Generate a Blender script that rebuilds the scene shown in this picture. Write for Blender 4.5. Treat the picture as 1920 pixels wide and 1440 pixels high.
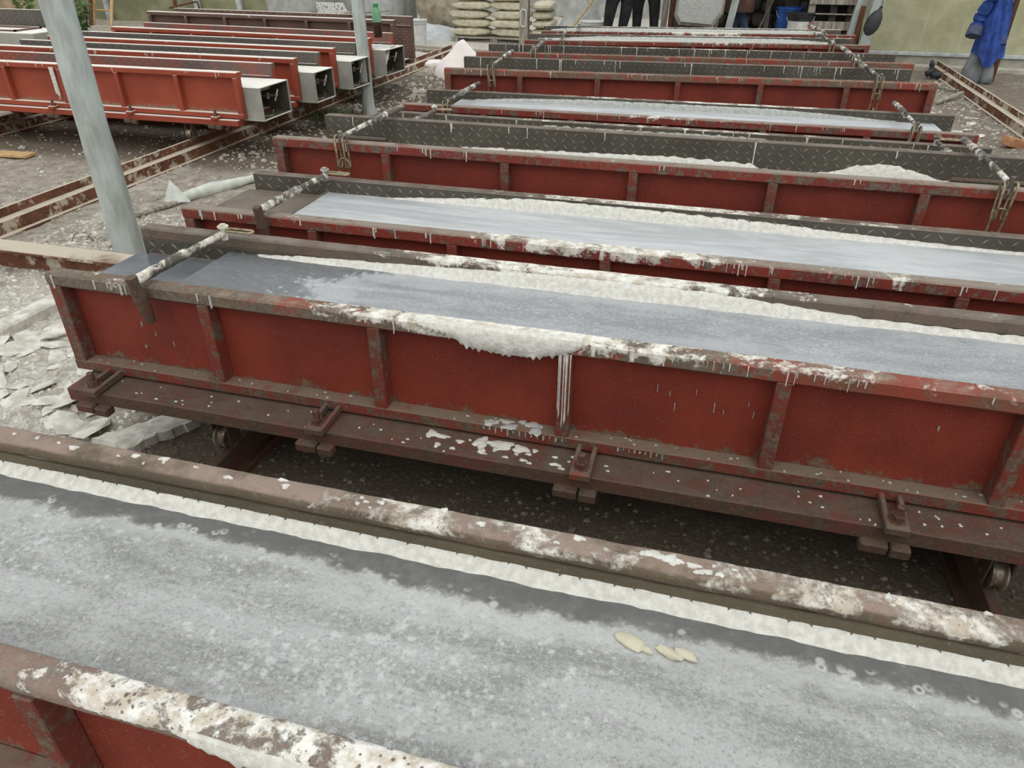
import bpy, bmesh, math, random
import numpy as np
from mathutils import Vector, Matrix, noise as mnoise

for o in list(bpy.data.objects): bpy.data.objects.remove(o)
scene = bpy.context.scene
COL = scene.collection
PI = math.pi

# ------------------------------------------------------------------ camera
CAM_H = 1.85
YAW, PITCH, ROLL, FPX = 0.26346, 0.5530, 0.00369, 1354.2
fw = Vector((-math.sin(YAW)*math.cos(PITCH), math.cos(YAW)*math.cos(PITCH), -math.sin(PITCH)))
rt = Vector((math.cos(YAW), math.sin(YAW), 0)); up = rt.cross(fw)
rt, up = rt*math.cos(ROLL)+up*math.sin(ROLL), up*math.cos(ROLL)-rt*math.sin(ROLL)
cam = bpy.data.cameras.new('camera'); co = bpy.data.objects.new('camera', cam); COL.objects.link(co)
cam.sensor_width = 36; cam.lens = FPX/1920*36; cam.clip_start = .02; cam.clip_end = 200
co.matrix_world = Matrix(((rt.x, up.x, -fw.x, 0), (rt.y, up.y, -fw.y, 0), (rt.z, up.z, -fw.z, CAM_H), (0, 0, 0, 1)))
scene.camera = co

# ------------------------------------------------------------------ world: overcast sky, exposure
w = bpy.data.worlds.new('overcast'); scene.world = w; w.use_nodes = True
bg = w.node_tree.nodes['Background']; bg.inputs[0].default_value = (0.97, 1.0, 1.0, 1); bg.inputs[1].default_value = 0.9
sun = bpy.data.lights.new('soft_sun', 'SUN'); sun.energy = 1.1; sun.angle = math.radians(70); sun.color = (1, .97, .92)
so = bpy.data.objects.new('soft_sun', sun); COL.objects.link(so)
so.rotation_euler = (math.radians(34), math.radians(12), 0)
vs = scene.view_settings; vs.view_transform = 'Standard'; vs.look = 'None'; vs.gamma = 1; vs.use_curve_mapping = False
vs.exposure = 0.0

# ------------------------------------------------------------------ helpers
def lin(c):
    return tuple((v/12.92 if v <= .04045 else ((v+.055)/1.055)**2.4) for v in [x/255 for x in c])
def interp(x, pts):
    return float(np.interp(x, [p[0] for p in pts], [p[1] for p in pts]))
def nz(x, y=0., z=0., s=1.): return mnoise.noise(Vector((x*s, y*s, z*s)))
def fr(x, y=0., z=0., s=1., o=4): return mnoise.fractal(Vector((x*s, y*s, z*s)), 1.0, 2.0, o)

class MB:
    """collects shapes for ONE mesh object"""
    def __init__(s): s.v = []; s.f = []; s.m = []; s.a = {}
    def add(s, vs, fs, mi=0):
        b = len(s.v); s.v += [tuple(p) for p in vs]; s.f += [tuple(i+b for i in f) for f in fs]; s.m += [mi]*len(fs)
        return s
    def box(s, x0, x1, y0, y1, z0, z1, mi=0, c=0.0):
        if c <= 0:
            vs = [(x, y, z) for z in (z0, z1) for y in (y0, y1) for x in (x0, x1)]
            return s.add(vs, [(0, 2, 3, 1), (4, 5, 7, 6), (0, 1, 5, 4), (2, 6, 7, 3), (0, 4, 6, 2), (1, 3, 7, 5)], mi)
        bm = bmesh.new(); bmesh.ops.create_cube(bm, size=1)
        for v in bm.verts: v.co = Vector(((x0+x1)/2+v.co.x*(x1-x0), (y0+y1)/2+v.co.y*(y1-y0), (z0+z1)/2+v.co.z*(z1-z0)))
        bmesh.ops.bevel(bm, geom=bm.edges[:], offset=c, segments=1, affect='EDGES')
        return s.bm(bm, mi)
    def bm(s, bm, mi=0):
        bm.verts.index_update()
        s.add([v.co[:] for v in bm.verts], [[v.index for v in f.verts] for f in bm.faces], mi); bm.free(); return s
    def xform(s, M, start=0):
        for i in range(start, len(s.v)): s.v[i] = tuple(M @ Vector(s.v[i]))
        return s
    def tube(s, pts, r, n=8, mi=0, caps=True):
        pts = [Vector(p) for p in pts]
        rs = r if isinstance(r, (list, tuple)) else [r]*len(pts)
        rings = []
        for i, p in enumerate(pts):
            d = (pts[min(i+1, len(pts)-1)]-pts[max(i-1, 0)]).normalized()
            h = Vector((0, 0, 1)) if abs(d.z) < .95 else Vector((1, 0, 0))
            a = d.cross(h).normalized(); b = d.cross(a)
            rings.append([p+(a*math.cos(2*PI*k/n)+b*math.sin(2*PI*k/n))*rs[i] for k in range(n)])
        vs = [q for g in rings for q in g]; fs = []
        for i in range(len(pts)-1):
            for k in range(n):
                k2 = (k+1) % n; fs.append((i*n+k, i*n+k2, (i+1)*n+k2, (i+1)*n+k))
        if caps: fs += [tuple(range(n))[::-1], tuple((len(pts)-1)*n+k for k in range(n))]
        return s.add(vs, fs, mi)
    def lathe(s, prof, n=16, M=None, mi=0):
        b = len(s.v); vs = []; fs = []
        for (r, z) in prof:
            for k in range(n): vs.append((r*math.cos(2*PI*k/n), r*math.sin(2*PI*k/n), z))
        for i in range(len(prof)-1):
            for k in range(n):
                k2 = (k+1) % n; fs.append((i*n+k, i*n+k2, (i+1)*n+k2, (i+1)*n+k))
        if prof[0][0] > 1e-4: fs.append(tuple(range(n))[::-1])
        if prof[-1][0] > 1e-4: fs.append(tuple((len(prof)-1)*n+k for k in range(n)))
        s.add(vs, fs, mi)
        if M is not None: s.xform(M, b)
        return s
    def oval(s, c, L, W, r, ax='z', out='x', n=14, m=6):
        """chain link: long axis ax, width axis out"""
        E = {'x': Vector((1, 0, 0)), 'y': Vector((0, 1, 0)), 'z': Vector((0, 0, 1))}
        a, b = E[ax], E[out]; c = Vector(c); k = a.cross(b)
        vs = []; fs = []
        for i in range(n):
            t = 2*PI*i/n; ce, se = math.cos(t), math.sin(t)
            st = (L-W)/2*(1 if ce > .01 else -1 if ce < -.01 else 0)
            p = c+a*(ce*W/2+st)+b*se*W/2; o = (a*ce+b*se)
            for j in range(m):
                u = 2*PI*j/m; vs.append(p+o*math.cos(u)*r+k*math.sin(u)*r)
        for i in range(n):
            for j in range(m):
                fs.append((i*m+j, i*m+(j+1) % m, ((i+1) % n)*m+(j+1) % m, ((i+1) % n)*m+j))
        return s.add(vs, fs)
    def mesh(s, name, mats, smooth=False):
        me = bpy.data.meshes.new(name); me.from_pydata(s.v, [], s.f)
        for m in (mats if isinstance(mats, (list, tuple)) else [mats]): me.materials.append(m)
        if any(s.m): me.polygons.foreach_set('material_index', s.m)
        for k, vals in s.a.items():
            at = me.attributes.new(k, 'FLOAT', 'POINT'); at.data.foreach_set('value', [float(q) for q in vals])
        bm = bmesh.new(); bm.from_mesh(me); bmesh.ops.recalc_face_normals(bm, faces=bm.faces[:]); bm.to_mesh(me); bm.free()
        if smooth:
            me.polygons.foreach_set('use_smooth', [True]*len(me.polygons))
            if smooth != True: me.set_sharp_from_angle(angle=math.radians(smooth))
        me.update(); return me
    def build(s, name, mats, parent=None, smooth=False, **kw):
        return link(name, s.mesh(name, mats, smooth), parent, **kw)

def link(name, me, parent=None, loc=None, rot=None, label=None, cat=None, group=None, kind=None):
    o = bpy.data.objects.new(name, me); COL.objects.link(o); o.parent = parent
    if loc is not None: o.location = loc
    if rot is not None: o.rotation_euler = rot
    return tag(o, label, cat, group, kind)
def tag(o, label=None, cat=None, group=None, kind=None):
    if label: o['label'] = label
    if cat: o['category'] = cat
    if group: o['group'] = group
    if kind: o['kind'] = kind
    return o
def empty(name, loc, rz=0, **kw):
    o = link(name, None, None, loc, (0, 0, rz), **kw); o.empty_display_size = .1; return o
CACHE = {}
def cached(key, fn):
    if key not in CACHE: CACHE[key] = fn()
    return CACHE[key]

# ------------------------------------------------------------------ materials
class NT:
    def __init__(s, name):
        s.mat = bpy.data.materials.new(name); s.mat.use_nodes = True; s.t = s.mat.node_tree; s.n = s.t.nodes
        s.b = s.n['Principled BSDF']; s.pos = s.n.new('ShaderNodeNewGeometry')
    def l(s, a, b): s.t.links.new(a, b)
    def val(s, x, inp):
        if isinstance(x, (int, float)): inp.default_value = x
        elif isinstance(x, (tuple, list)): inp.default_value = tuple(x)+((1,) if len(x) == 3 and len(inp.default_value) == 4 else ())
        else: s.l(x, inp)
    def math(s, op, a, b=0., c=0., clamp=False):
        n = s.n.new('ShaderNodeMath'); n.operation = op; n.use_clamp = clamp
        for i, x in enumerate((a, b, c)): s.val(x, n.inputs[i])
        return n.outputs[0]
    def attr(s, name):
        n = s.n.new('ShaderNodeAttribute'); n.attribute_name = name; return n.outputs['Fac']
    def coords(s, scale=(1, 1, 1), off=(0, 0, 0)):
        m = s.n.new('ShaderNodeMapping'); m.inputs['Scale'].default_value = scale; m.inputs['Location'].default_value = off
        s.l(s.pos.outputs['Position'], m.inputs['Vector']); return m.outputs[0]
    def noise(s, sc=5., det=5., rough=.55, scale=(1, 1, 1), off=(0, 0, 0), dist=0.):
        n = s.n.new('ShaderNodeTexNoise'); n.inputs['Scale'].default_value = sc; n.inputs['Detail'].default_value = det
        n.inputs['Roughness'].default_value = rough; n.inputs['Distortion'].default_value = dist
        s.l(s.coords(scale, off), n.inputs['Vector']); return n.outputs['Fac']
    def voro(s, sc=20., feature='F1', scale=(1, 1, 1), rnd=1., out='Distance'):
        n = s.n.new('ShaderNodeTexVoronoi'); n.feature = feature; n.inputs['Scale'].default_value = sc; n.inputs['Randomness'].default_value = rnd
        s.l(s.coords(scale), n.inputs['Vector']); return n.outputs[out]
    def step(s, x, lo, hi):
        n = s.n.new('ShaderNodeMapRange'); n.interpolation_type = 'SMOOTHSTEP'
        s.val(x, n.inputs[0]); n.inputs[1].default_value = lo; n.inputs[2].default_value = hi; return n.outputs[0]
    def mix(s, f, a, b):
        n = s.n.new('ShaderNodeMix'); n.data_type = 'RGBA'
        s.val(f, n.inputs[0]); s.val(a, n.inputs[6]); s.val(b, n.inputs[7]); return n.outputs[2]
    def upz(s):
        sx = s.n.new('ShaderNodeSeparateXYZ'); s.l(s.pos.outputs['Normal'], sx.inputs[0]); return sx.outputs['Z']
    def xyz(s):
        sx = s.n.new('ShaderNodeSeparateXYZ'); s.l(s.pos.outputs['Position'], sx.inputs[0]); return sx.outputs
    def bump(s, h, strength=.3, dist=.005):
        n = s.n.new('ShaderNodeBump'); n.inputs['Strength'].default_value = strength; n.inputs['Distance'].default_value = dist
        s.l(h, n.inputs['Height']); s.l(n.outputs[0], s.b.inputs['Normal'])
    def done(s, col, rough=.7, metal=0., spec=.4):
        s.val(col, s.b.inputs['Base Color']); s.val(rough, s.b.inputs['Roughness']); s.val(metal, s.b.inputs['Metallic'])
        s.b.inputs['Specular IOR Level'].default_value = spec
        return s.mat

def painted(name, base, base2, grime, grime_amt, dust=(.6, .57, .52), dust_amt=0., white_bias=0., rough=.65, bump=.35, wsoft=.09, wcol=((196, 188, 172), (238, 236, 228)), speck=.25, pits=0.):
    """old paint: colour variation, grime patches, dust on top faces, spattered slurry where the mesh says so"""
    n = NT(name)
    big = n.noise(3.5, 6, .6); fine = n.noise(60, 5, .7); mid = n.noise(14, 7, .65)
    c = n.mix(n.step(big, .35, .65), base, base2)
    g = n.math('ADD', n.math('MULTIPLY', mid, .75), n.math('MULTIPLY', fine, .25))
    g = n.math('ADD', n.math('ADD', g, n.attr('grime')), grime_amt)
    gm = n.step(n.math('ADD', g, n.math('MULTIPLY', n.math('SUBTRACT', n.noise(34, 6, .7, off=(2, 7, 5)), .5), .5)), .90, 1.0)
    gc = n.mix(n.step(fine, .3, .7), tuple(q*.72 for q in grime), tuple(q*1.3 for q in grime))
    c = n.mix(gm, c, gc)
    if dust_amt > 0:
        d = n.math('MULTIPLY', n.step(n.upz(), .5, .85), n.step(n.math('ADD', n.noise(9, 6, .65, off=(4, 2, 1)), dust_amt), .75, 1.05))
        c = n.mix(d, c, dust)
    c = n.mix(n.math('MULTIPLY', n.step(n.noise(170, 3, .6), .6, .7), speck), c, lin((176, 160, 144)))
    c = n.mix(n.math('MULTIPLY', n.step(n.noise(120, 4, .6, off=(1, 1, 4)), .58, .7), speck*1.2), c, lin((58, 46, 38)))
    wn = n.math('ADD', n.math('MULTIPLY', n.noise(9, 9, .66, dist=.6), .72), n.math('MULTIPLY', n.noise(60, 5, .7), .28))
    wm = n.step(n.math('ADD', wn, n.math('ADD', n.attr('cov'), white_bias)), .925-wsoft/2, .925+wsoft/2)
    dn = n.noise(1., 3, .5, scale=(55, 55, 3.))
    dm = n.step(n.math('ADD', dn, n.attr('drip')), .95, 1.0)
    wm = n.math('MAXIMUM', wm, dm)
    wc = n.mix(n.step(n.noise(26, 6, .7), .38, .62), lin(wcol[0]), lin(wcol[1]))
    if pits:
        pd = n.math('SUBTRACT', 1., n.step(n.math('ADD', n.voro(75), n.math('MULTIPLY', n.noise(7, 4, .6), 0.55)), .42, .50))
        wc = n.mix(n.math('MULTIPLY', pd, pits), wc, lin((112, 98, 84)))
    c = n.mix(wm, c, wc)
    h = n.math('ADD', n.math('MULTIPLY', fine, .5), n.math('MULTIPLY', wm, .8))
    n.bump(h, bump, .006)
    r = n.math('ADD', n.math('MULTIPLY', gm, .15), rough, clamp=True)
    return n.done(c, r, 0, .35)

def simple(name, c1, c2=None, sc=12., rough=.75, bump=.2, spec=.3, det=6, metal=0, scale=(1, 1, 1), lo=.35, hi=.65):
    n = NT(name); f = n.noise(sc, det, .62, scale=scale)
    n.bump(f, bump, .006)
    return n.done(n.mix(n.step(f, lo, hi), c1, c2 or tuple(q*.7 for q in c1)), rough, metal, spec)

M = {}
RED, RED2 = lin((150, 46, 33)), lin((120, 36, 28))
M['red_panel'] = painted('red_panel', lin((136, 56, 40)), lin((118, 48, 36)), lin((110, 90, 73)), .10)
M['red_rail'] = painted('red_rail', lin((134, 54, 42)), lin((112, 48, 39)), lin((104, 91, 79)), .41, dust=lin((142, 131, 119)), dust_amt=.52)
M['red_rib'] = painted('red_rib', lin((126, 56, 44)), lin((106, 60, 48)), lin((104, 86, 73)), .42, dust=lin((128, 115, 102)), dust_amt=.4)
M['brown_rail'] = painted('brown_rail', lin((146, 66, 52)), lin((118, 84, 68)), lin((112, 100, 86)), .44, dust=lin((150, 137, 122)), dust_amt=.3)
M['mud_rail'] = painted('mud_rail', lin((132, 68, 54)), lin((104, 84, 70)), lin((96, 84, 72)), .46, dust=lin((116, 104, 90)), dust_amt=.34)
M['dark_rail'] = painted('dark_rail', lin((112, 92, 80)), lin((98, 90, 80)), lin((92, 84, 74)), .40, dust=lin((128, 118, 108)), dust_amt=.38)
M['low_rail'] = painted('low_rail', lin((126, 58, 46)), lin((108, 66, 54)), lin((98, 84, 70)), .43, dust=lin((122, 108, 92)), dust_amt=.5)
M['near_rail'] = painted('near_rail', lin((146, 116, 104)), lin((134, 118, 106)), lin((138, 126, 112)), .42, wsoft=.07, wcol=((196, 184, 166), (242, 240, 234)), bump=.8, pits=.9)
M['near_back_rail'] = painted('near_back_rail', lin((108, 92, 74)), lin((92, 82, 66)), lin((104, 94, 76)), .40, dust=lin((150, 131, 118)), dust_amt=.45, wsoft=.12, wcol=((190, 178, 160), (230, 226, 216)), bump=.7, pits=.5)
M['chassis'] = painted('chassis', lin((106, 64, 53)), lin((88, 70, 58)), lin((86, 72, 60)), .44, dust=lin((98, 84, 72)), dust_amt=.36, bump=.5)
M['dark_plate'] = painted('dark_plate', lin((84, 80, 72)), lin((70, 65, 58)), lin((98, 88, 70)), .22, dust=lin((140, 130, 120)), dust_amt=.55)
M['olive_plate'] = painted('olive_plate', lin((104, 96, 78)), lin((84, 77, 62)), lin((118, 106, 84)), .30)
M['tread'] = painted('tread', lin((124, 120, 110)), lin((100, 96, 86)), lin((98, 88, 70)), .22, rough=.45)
M['clean_red'] = painted('clean_red', lin((158, 72, 50)), lin((144, 65, 46)), lin((128, 104, 86)), .17, dust=lin((238, 232, 222)), dust_amt=.75, speck=.12)
M['clean_plate'] = painted('clean_plate', lin((146, 80, 68)), lin((104, 90, 84)), lin((92, 86, 80)), .3, dust=lin((238, 232, 222)), dust_amt=.75, speck=.15)
M['dark_clean_plate'] = painted('dark_clean_plate', lin((98, 91, 85)), lin((88, 83, 78)), lin((98, 92, 84)), .2, dust=lin((238, 232, 222)), dust_amt=.75, speck=.15)
M['brown_wall'] = painted('brown_wall', lin((112, 86, 76)), lin((98, 76, 68)), lin((150, 138, 120)), .16, dust=lin((232, 226, 214)), dust_amt=.6, speck=.15)
M['box_grey'] = painted('box_grey', lin((146, 147, 138)), lin((168, 167, 158)), lin((112, 106, 94)), .26, dust=lin((240, 238, 230)), dust_amt=.8, speck=.15)
M['dirty_box'] = painted('dirty_box', lin((118, 108, 96)), lin((96, 86, 76)), lin((150, 140, 124)), .25)
M['wet_box'] = painted('wet_box', lin((112, 115, 120)), lin((94, 97, 102)), lin((160, 164, 168)), .2, rough=.2, bump=.15)
M['rod'] = painted('rod', lin((104, 98, 92)), lin((82, 76, 70)), lin((120, 110, 96)), .25, white_bias=.40)
M['chain'] = simple('chain', lin((168, 158, 128)), lin((120, 108, 84)), 40, .45, .1, .5, metal=.5)
M['bolt'] = simple('bolt', lin((124, 92, 78)), lin((88, 66, 56)), 60, .6, .2, .4, metal=.3)
M['wheel'] = simple('wheel', lin((170, 160, 146)), lin((110, 92, 78)), 20, .4, .2, .5, metal=.6)
M['white_crust'] = simple('white_crust', lin((232, 231, 224)), lin((210, 207, 198)), 55, .85, 1., det=8)
M['grey_crust'] = simple('grey_crust', lin((192, 193, 188)), lin((168, 170, 166)), 45, .85, .9, det=8)
M['inside_shade'] = simple('inside_shade', lin((90, 84, 74)), lin((70, 66, 58)), 16)  # shade of the hollow end boxes put into a dark colour
def rusty(name, dusty):
    n = NT(name); f = n.noise(7, 7, .65); g = n.noise(34, 5, .6); k = n.noise(2.2, 5, .6)
    c = n.mix(n.step(f, .36, .64), lin((116, 78, 58)), lin((88, 60, 46)))
    c = n.mix(n.step(g, .55, .68), c, lin((146, 98, 68)))
    d = n.math('MULTIPLY', n.step(n.upz(), .4, .9), n.step(n.math('ADD', k, dusty), .6, .85))
    d2 = n.step(n.math('ADD', n.noise(5, 6, .7, off=(3, 3, 3)), n.math('MULTIPLY', g, .2)), .60, .70)
    c = n.mix(n.math('MAXIMUM', d, n.math('MULTIPLY', d2, .8)), c, lin((196, 186, 168)))
    n.bump(g, .4, .006); return n.done(c, .85, 0, .2)
M['rust_rail'] = rusty('rust_rail', .42)
M['rust_beam'] = rusty('rust_beam', .30)

def slurry(name, dark, light, streak, spot, spot_sc, sx, rough=.32, grainy=1., swirl=1.2):
    """wet concrete surface: drawn-out streaks of bleed water and foam, clusters of foam flecks"""
    n = NT(name)
    lo = n.noise(2.6, 5, .5, scale=(sx, 1.7, 1), dist=swirl)
    lo2 = n.noise(8, 6, .6, scale=(sx, 1.5, 1), off=(5, 1, 0), dist=swirl*.7)
    grain = n.noise(95, 5, .7, scale=(.7, 1, 1)); grain2 = n.noise(230, 3, .65)
    v = n.math('ADD', n.math('MULTIPLY', lo, .6), n.math('MULTIPLY', lo2, .4))
    t = n.math('ADD', v, n.math('MULTIPLY', n.math('SUBTRACT', grain, .5), .4*grainy))
    c = n.mix(n.step(t, .5-streak, .5+streak), dark, light)
    lighter = tuple(min(1, q*1.3) for q in light); darker = tuple(q*.72 for q in dark)
    region = n.noise(1.7, 4, .55, off=(9, 3, 0), dist=.8)
    for k, (sc, am) in enumerate(((spot_sc, 1.), (spot_sc*2.1, .8))):
        fl = n.math('SUBTRACT', 1., n.voro(sc, 'SMOOTH_F1'))
        fl = n.math('ADD', fl, n.math('MULTIPLY', n.math('SUBTRACT', n.noise(sc*1.9, 6, .7, off=(k, 2, 0)), .5), 1.1))
        fm = n.math('MULTIPLY', n.step(n.math('ADD', fl, n.math('MULTIPLY', region, .8)), 1.12, 1.40), spot*am)
        c = n.mix(fm, c, lighter)
    c = n.mix(n.math('MULTIPLY', n.step(grain2, .5, .68), .42*grainy), c, lighter)
    c = n.mix(n.math('MULTIPLY', n.math('SUBTRACT', 1., n.step(n.noise(150, 4, .65, off=(3, 1, 7)), .34, .46)), .5*grainy), c, darker)
    # clear bleed water along the far wall, a drift of foam beside it and foam rings at its edge
    e = n.math('ADD', n.attr('edge'), n.math('MULTIPLY', n.math('SUBTRACT', n.noise(11, 6, .7), .5), .7))
    drift = n.math('MULTIPLY', n.step(e, .12, .30), n.math('SUBTRACT', 1., n.step(e, .38, .46)))
    c = n.mix(n.math('MULTIPLY', drift, .42), c, lighter)
    em = n.step(e, .40, .54)
    wet = n.mix(n.step(n.noise(30, 6, .7), .4, .7), tuple(q*.60 for q in dark), tuple(q*.80 for q in dark))
    c = n.mix(em, c, wet)
    ringd = n.voro(32, 'F1', rnd=.9)
    ring = n.math('MULTIPLY', n.step(ringd, .10, .18), n.math('SUBTRACT', 1., n.step(ringd, .24, .40)))
    band = n.math('MULTIPLY', n.step(e, .30, .42), n.math('SUBTRACT', 1., n.step(e, .52, .66)))
    c = n.mix(n.math('MULTIPLY', n.math('MULTIPLY', n.math('MULTIPLY', ring, n.step(n.noise(6, 3, .6, off=(8, 0, 2)), .42, .55)), band), .75), c, lighter)
    n.bump(n.math('ADD', n.math('MULTIPLY', grain, .6), n.math('MULTIPLY', fm, .5)), .25, .004)
    return n.done(c, n.math('ADD', n.math('MULTIPLY', em, -.12), rough+.08), 0, .5)
M['slurry_near'] = slurry('slurry_near', lin((132, 133, 131)), lin((178, 179, 178)), .12, .85, 36, .42, .5)
M['slurry_front'] = slurry('slurry_front', lin((134, 137, 140)), lin((170, 173, 176)), .12, .5, 60, .4, .4)
M['slurry_pale'] = slurry('slurry_pale', lin((172, 176, 178)), lin((200, 203, 205)), .12, .1, 50, .28, .32, .35, 2.4)
M['slurry_low'] = slurry('slurry_low', lin((178, 176, 168)), lin((200, 198, 190)), .1, .3, 40, .5, .7)

def ground_mat():
    n = NT('ground'); a = n.noise(1.1, 6, .6); b = n.noise(9, 8, .68); c_ = n.noise(55, 5, .7)
    c = n.mix(n.step(b, .34, .66), lin((140, 130, 117)), lin((180, 172, 160)))
    c = n.mix(n.step(n.math('ADD', a, n.math('MULTIPLY', n.math('SUBTRACT', b, .5), .5)), .5, .66), c, lin((196, 190, 179)))
    white = n.math('ADD', n.attr('white'), n.math('MULTIPLY', n.math('SUBTRACT', b, .5), .9))
    c = n.mix(n.step(white, .3, .7), c, n.mix(n.step(n.noise(24, 6, .7), .4, .6), lin((176, 169, 157)), lin((216, 212, 203))))
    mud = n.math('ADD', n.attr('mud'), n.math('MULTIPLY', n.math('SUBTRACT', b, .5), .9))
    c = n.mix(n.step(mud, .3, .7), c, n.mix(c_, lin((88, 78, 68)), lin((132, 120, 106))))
    c = n.mix(n.math('MULTIPLY', n.step(c_, .52, .62), n.math('SUBTRACT', .42, n.math('MULTIPLY', n.step(mud, .3, .7), .32))), c, lin((214, 209, 198)))
    c = n.mix(n.math('MULTIPLY', n.step(n.noise(70, 4, .6, off=(5, 5, 0)), .56, .66), .45), c, lin((112, 102, 90)))
    n.bump(n.math('ADD', n.math('MULTIPLY', c_, .6), b), .9, .02)
    return n.done(c, .95, 0, .15)
M['ground'] = ground_mat()
M['rubble'] = simple('rubble', lin((204, 199, 188)), lin((150, 142, 130)), 5, .95, .6, .15)
M['flake'] = simple('flake', lin((226, 223, 214)), lin((188, 183, 172)), 14, .95, .6, .15)
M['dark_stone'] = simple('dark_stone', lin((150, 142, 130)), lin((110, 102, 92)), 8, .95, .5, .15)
M['post_paint'] = simple('post_paint', lin((184, 192, 188)), lin((150, 154, 147)), 9, .8, .8, .3, scale=(1, 1, .25))
M['grey_wood'] = simple('grey_wood', lin((176, 170, 158)), lin((128, 120, 108)), 10, .9, .4, .2, scale=(3, 3, .3))
M['pale_wood'] = simple('pale_wood', lin((208, 178, 132)), lin((182, 148, 104)), 8, .8, .2, .2, scale=(4, 4, .4))
M['brown_wood'] = simple('brown_wood', lin((110, 74, 54)), lin((80, 54, 40)), 10, .9, .3, .2, scale=(3, 3, .4))
M['sack'] = simple('sack', lin((206, 200, 178)), lin((184, 177, 154)), 10, .9, .35, .15)
M['white_sack'] = simple('white_sack', lin((238, 233, 228)), lin((232, 214, 208)), 6, .85, .3, .15, lo=.5, hi=.75)
M['big_bag'] = simple('big_bag', lin((176, 178, 174)), lin((158, 160, 156)), 6, .9, .3, .15)
M['dirty_bag'] = simple('dirty_bag', lin((178, 170, 150)), lin((142, 128, 106)), 5, .9, .4, .15)
M['powder'] = simple('powder', lin((192, 196, 198)), lin((172, 176, 178)), 5, 1., .4, .1)
M['sheet_grey'] = simple('sheet_grey', lin((176, 178, 174)), lin((150, 152, 148)), 4, .8, .3, .2)
M['plastic_white'] = simple('plastic_white', lin((214, 216, 212)), lin((190, 192, 186)), 9, .5, .05, .4)
M['plastic_blue'] = simple('plastic_blue', lin((40, 92, 176)), lin((36, 66, 116)), 9, .5, .05, .4)
M['plastic_black'] = simple('plastic_black', lin((54, 54, 54)), lin((38, 38, 38)), 9, .5, .1, .4)
M['rubber'] = simple('rubber', lin((66, 67, 70)), lin((54, 55, 57)), 20, .6, .15, .3)
M['blue_cloth'] = simple('blue_cloth', lin((66, 94, 172)), lin((54, 74, 134)), 8, .95, .3, .1)
M['blue_cloth_dirty'] = simple('blue_cloth_dirty', lin((92, 98, 118)), lin((70, 78, 104)), 12, .95, .3, .1)
M['grey_cloth'] = simple('grey_cloth', lin((138, 142, 142)), lin((112, 116, 118)), 7, .95, .4, .1)
M['white_hose'] = simple('white_hose', lin((222, 226, 218)), lin((196, 200, 190)), 10, .6, .2, .3)
M['concrete'] = simple('concrete', lin((188, 184, 172)), lin((158, 152, 138)), 6, .9, .5, .2)
M['galv'] = simple('galv', lin((196, 202, 204)), lin((164, 168, 168)), 8, .5, .1, .5, metal=.2)
M['brick_orange'] = simple('brick_orange', lin((196, 150, 112)), lin((168, 122, 90)), 20, .95, .4, .1)
M['shed_stone'] = simple('shed_stone', lin((104, 101, 95)), lin((70, 66, 61)), 5, .95, .9, .1)
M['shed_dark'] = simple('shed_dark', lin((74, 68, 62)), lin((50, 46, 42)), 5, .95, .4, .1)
M['shade_black'] = simple('shade_black', lin((26, 25, 24)), lin((18, 18, 17)), 6, .9)  # near-black that paints the shed's shade behind the pallet gaps
M['clean_tread'] = painted('clean_tread', lin((150, 88, 76)), lin((112, 100, 94)), lin((98, 92, 86)), .3, speck=.1)
M['leaf'] = simple('leaf', lin((112, 142, 84)), lin((78, 108, 58)), 12, .7, .1, .2)
M['grass'] = simple('grass', lin((96, 110, 72)), lin((70, 84, 52)), 12, .8, .1, .2)
M['speckle'] = simple('speckle', lin((226, 226, 222)), lin((96, 96, 94)), 40, .7, .1, .3, lo=.5, hi=.62)
M['trousers_black'] = simple('trousers_black', lin((52, 52, 54)), lin((36, 36, 38)), 9, .95, .3, .1)
M['jeans'] = simple('jeans', lin((62, 74, 96)), lin((48, 58, 78)), 9, .95, .3, .1)
M['shirt_grey'] = simple('shirt_grey', lin((110, 112, 116)), lin((92, 94, 98)), 9, .95, .3, .1)
M['apron'] = simple('apron', lin((128, 96, 84)), lin((104, 82, 72)), 7, .8, .3, .2)
M['skin'] = simple('skin', lin((178, 128, 100)), lin((166, 116, 90)), 14, .6, .05, .3)
M['hair'] = simple('hair', lin((34, 30, 28)), lin((24, 22, 20)), 60, .7, .3, .3)
M['bottle_green'] = simple('bottle_green', lin((120, 176, 130)), lin((104, 160, 118)), 9, .25, .05, .5)
M['bottle_dark'] = simple('bottle_dark', lin((70, 44, 38)), lin((56, 36, 32)), 9, .25, .05, .5)
M['cap_green'] = simple('cap_green', lin((60, 150, 92)), lin((52, 134, 82)), 9, .4, .05, .4)
def frp():
    n = NT('ribbed_sheet'); z = n.xyz()[2]; x = n.xyz()[0]
    rib = n.math('SINE', n.math('MULTIPLY', z, 300.)); st = n.noise(2.2, 6, .6); sp = n.noise(26, 4, .6)
    c = n.mix(n.step(st, .35, .65), lin((164, 163, 130)), lin((186, 184, 152)))
    c = n.mix(n.math('MULTIPLY', n.step(sp, .68, .72), .8), c, lin((224, 222, 206)))
    c = n.mix(n.math('MULTIPLY', n.step(n.noise(1., 4, .6, scale=(14, 14, .8)), .58, .7), .3), c, lin((206, 204, 182)))
    n.bump(rib, .25, .004); return n.done(c, .55, 0, .4)
M['frp'] = frp()
def frp2():
    n = NT('ribbed_sheet_green'); z = n.xyz()[2]; st = n.noise(1.2, 6, .6)
    c = n.mix(n.step(st, .35, .65), lin((116, 118, 90)), lin((150, 150, 116)))
    n.bump(n.math('SINE', n.math('MULTIPLY', z, 200.)), .25, .004); return n.done(c, .6, 0, .4)
M['frp_green'] = frp2()

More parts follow.
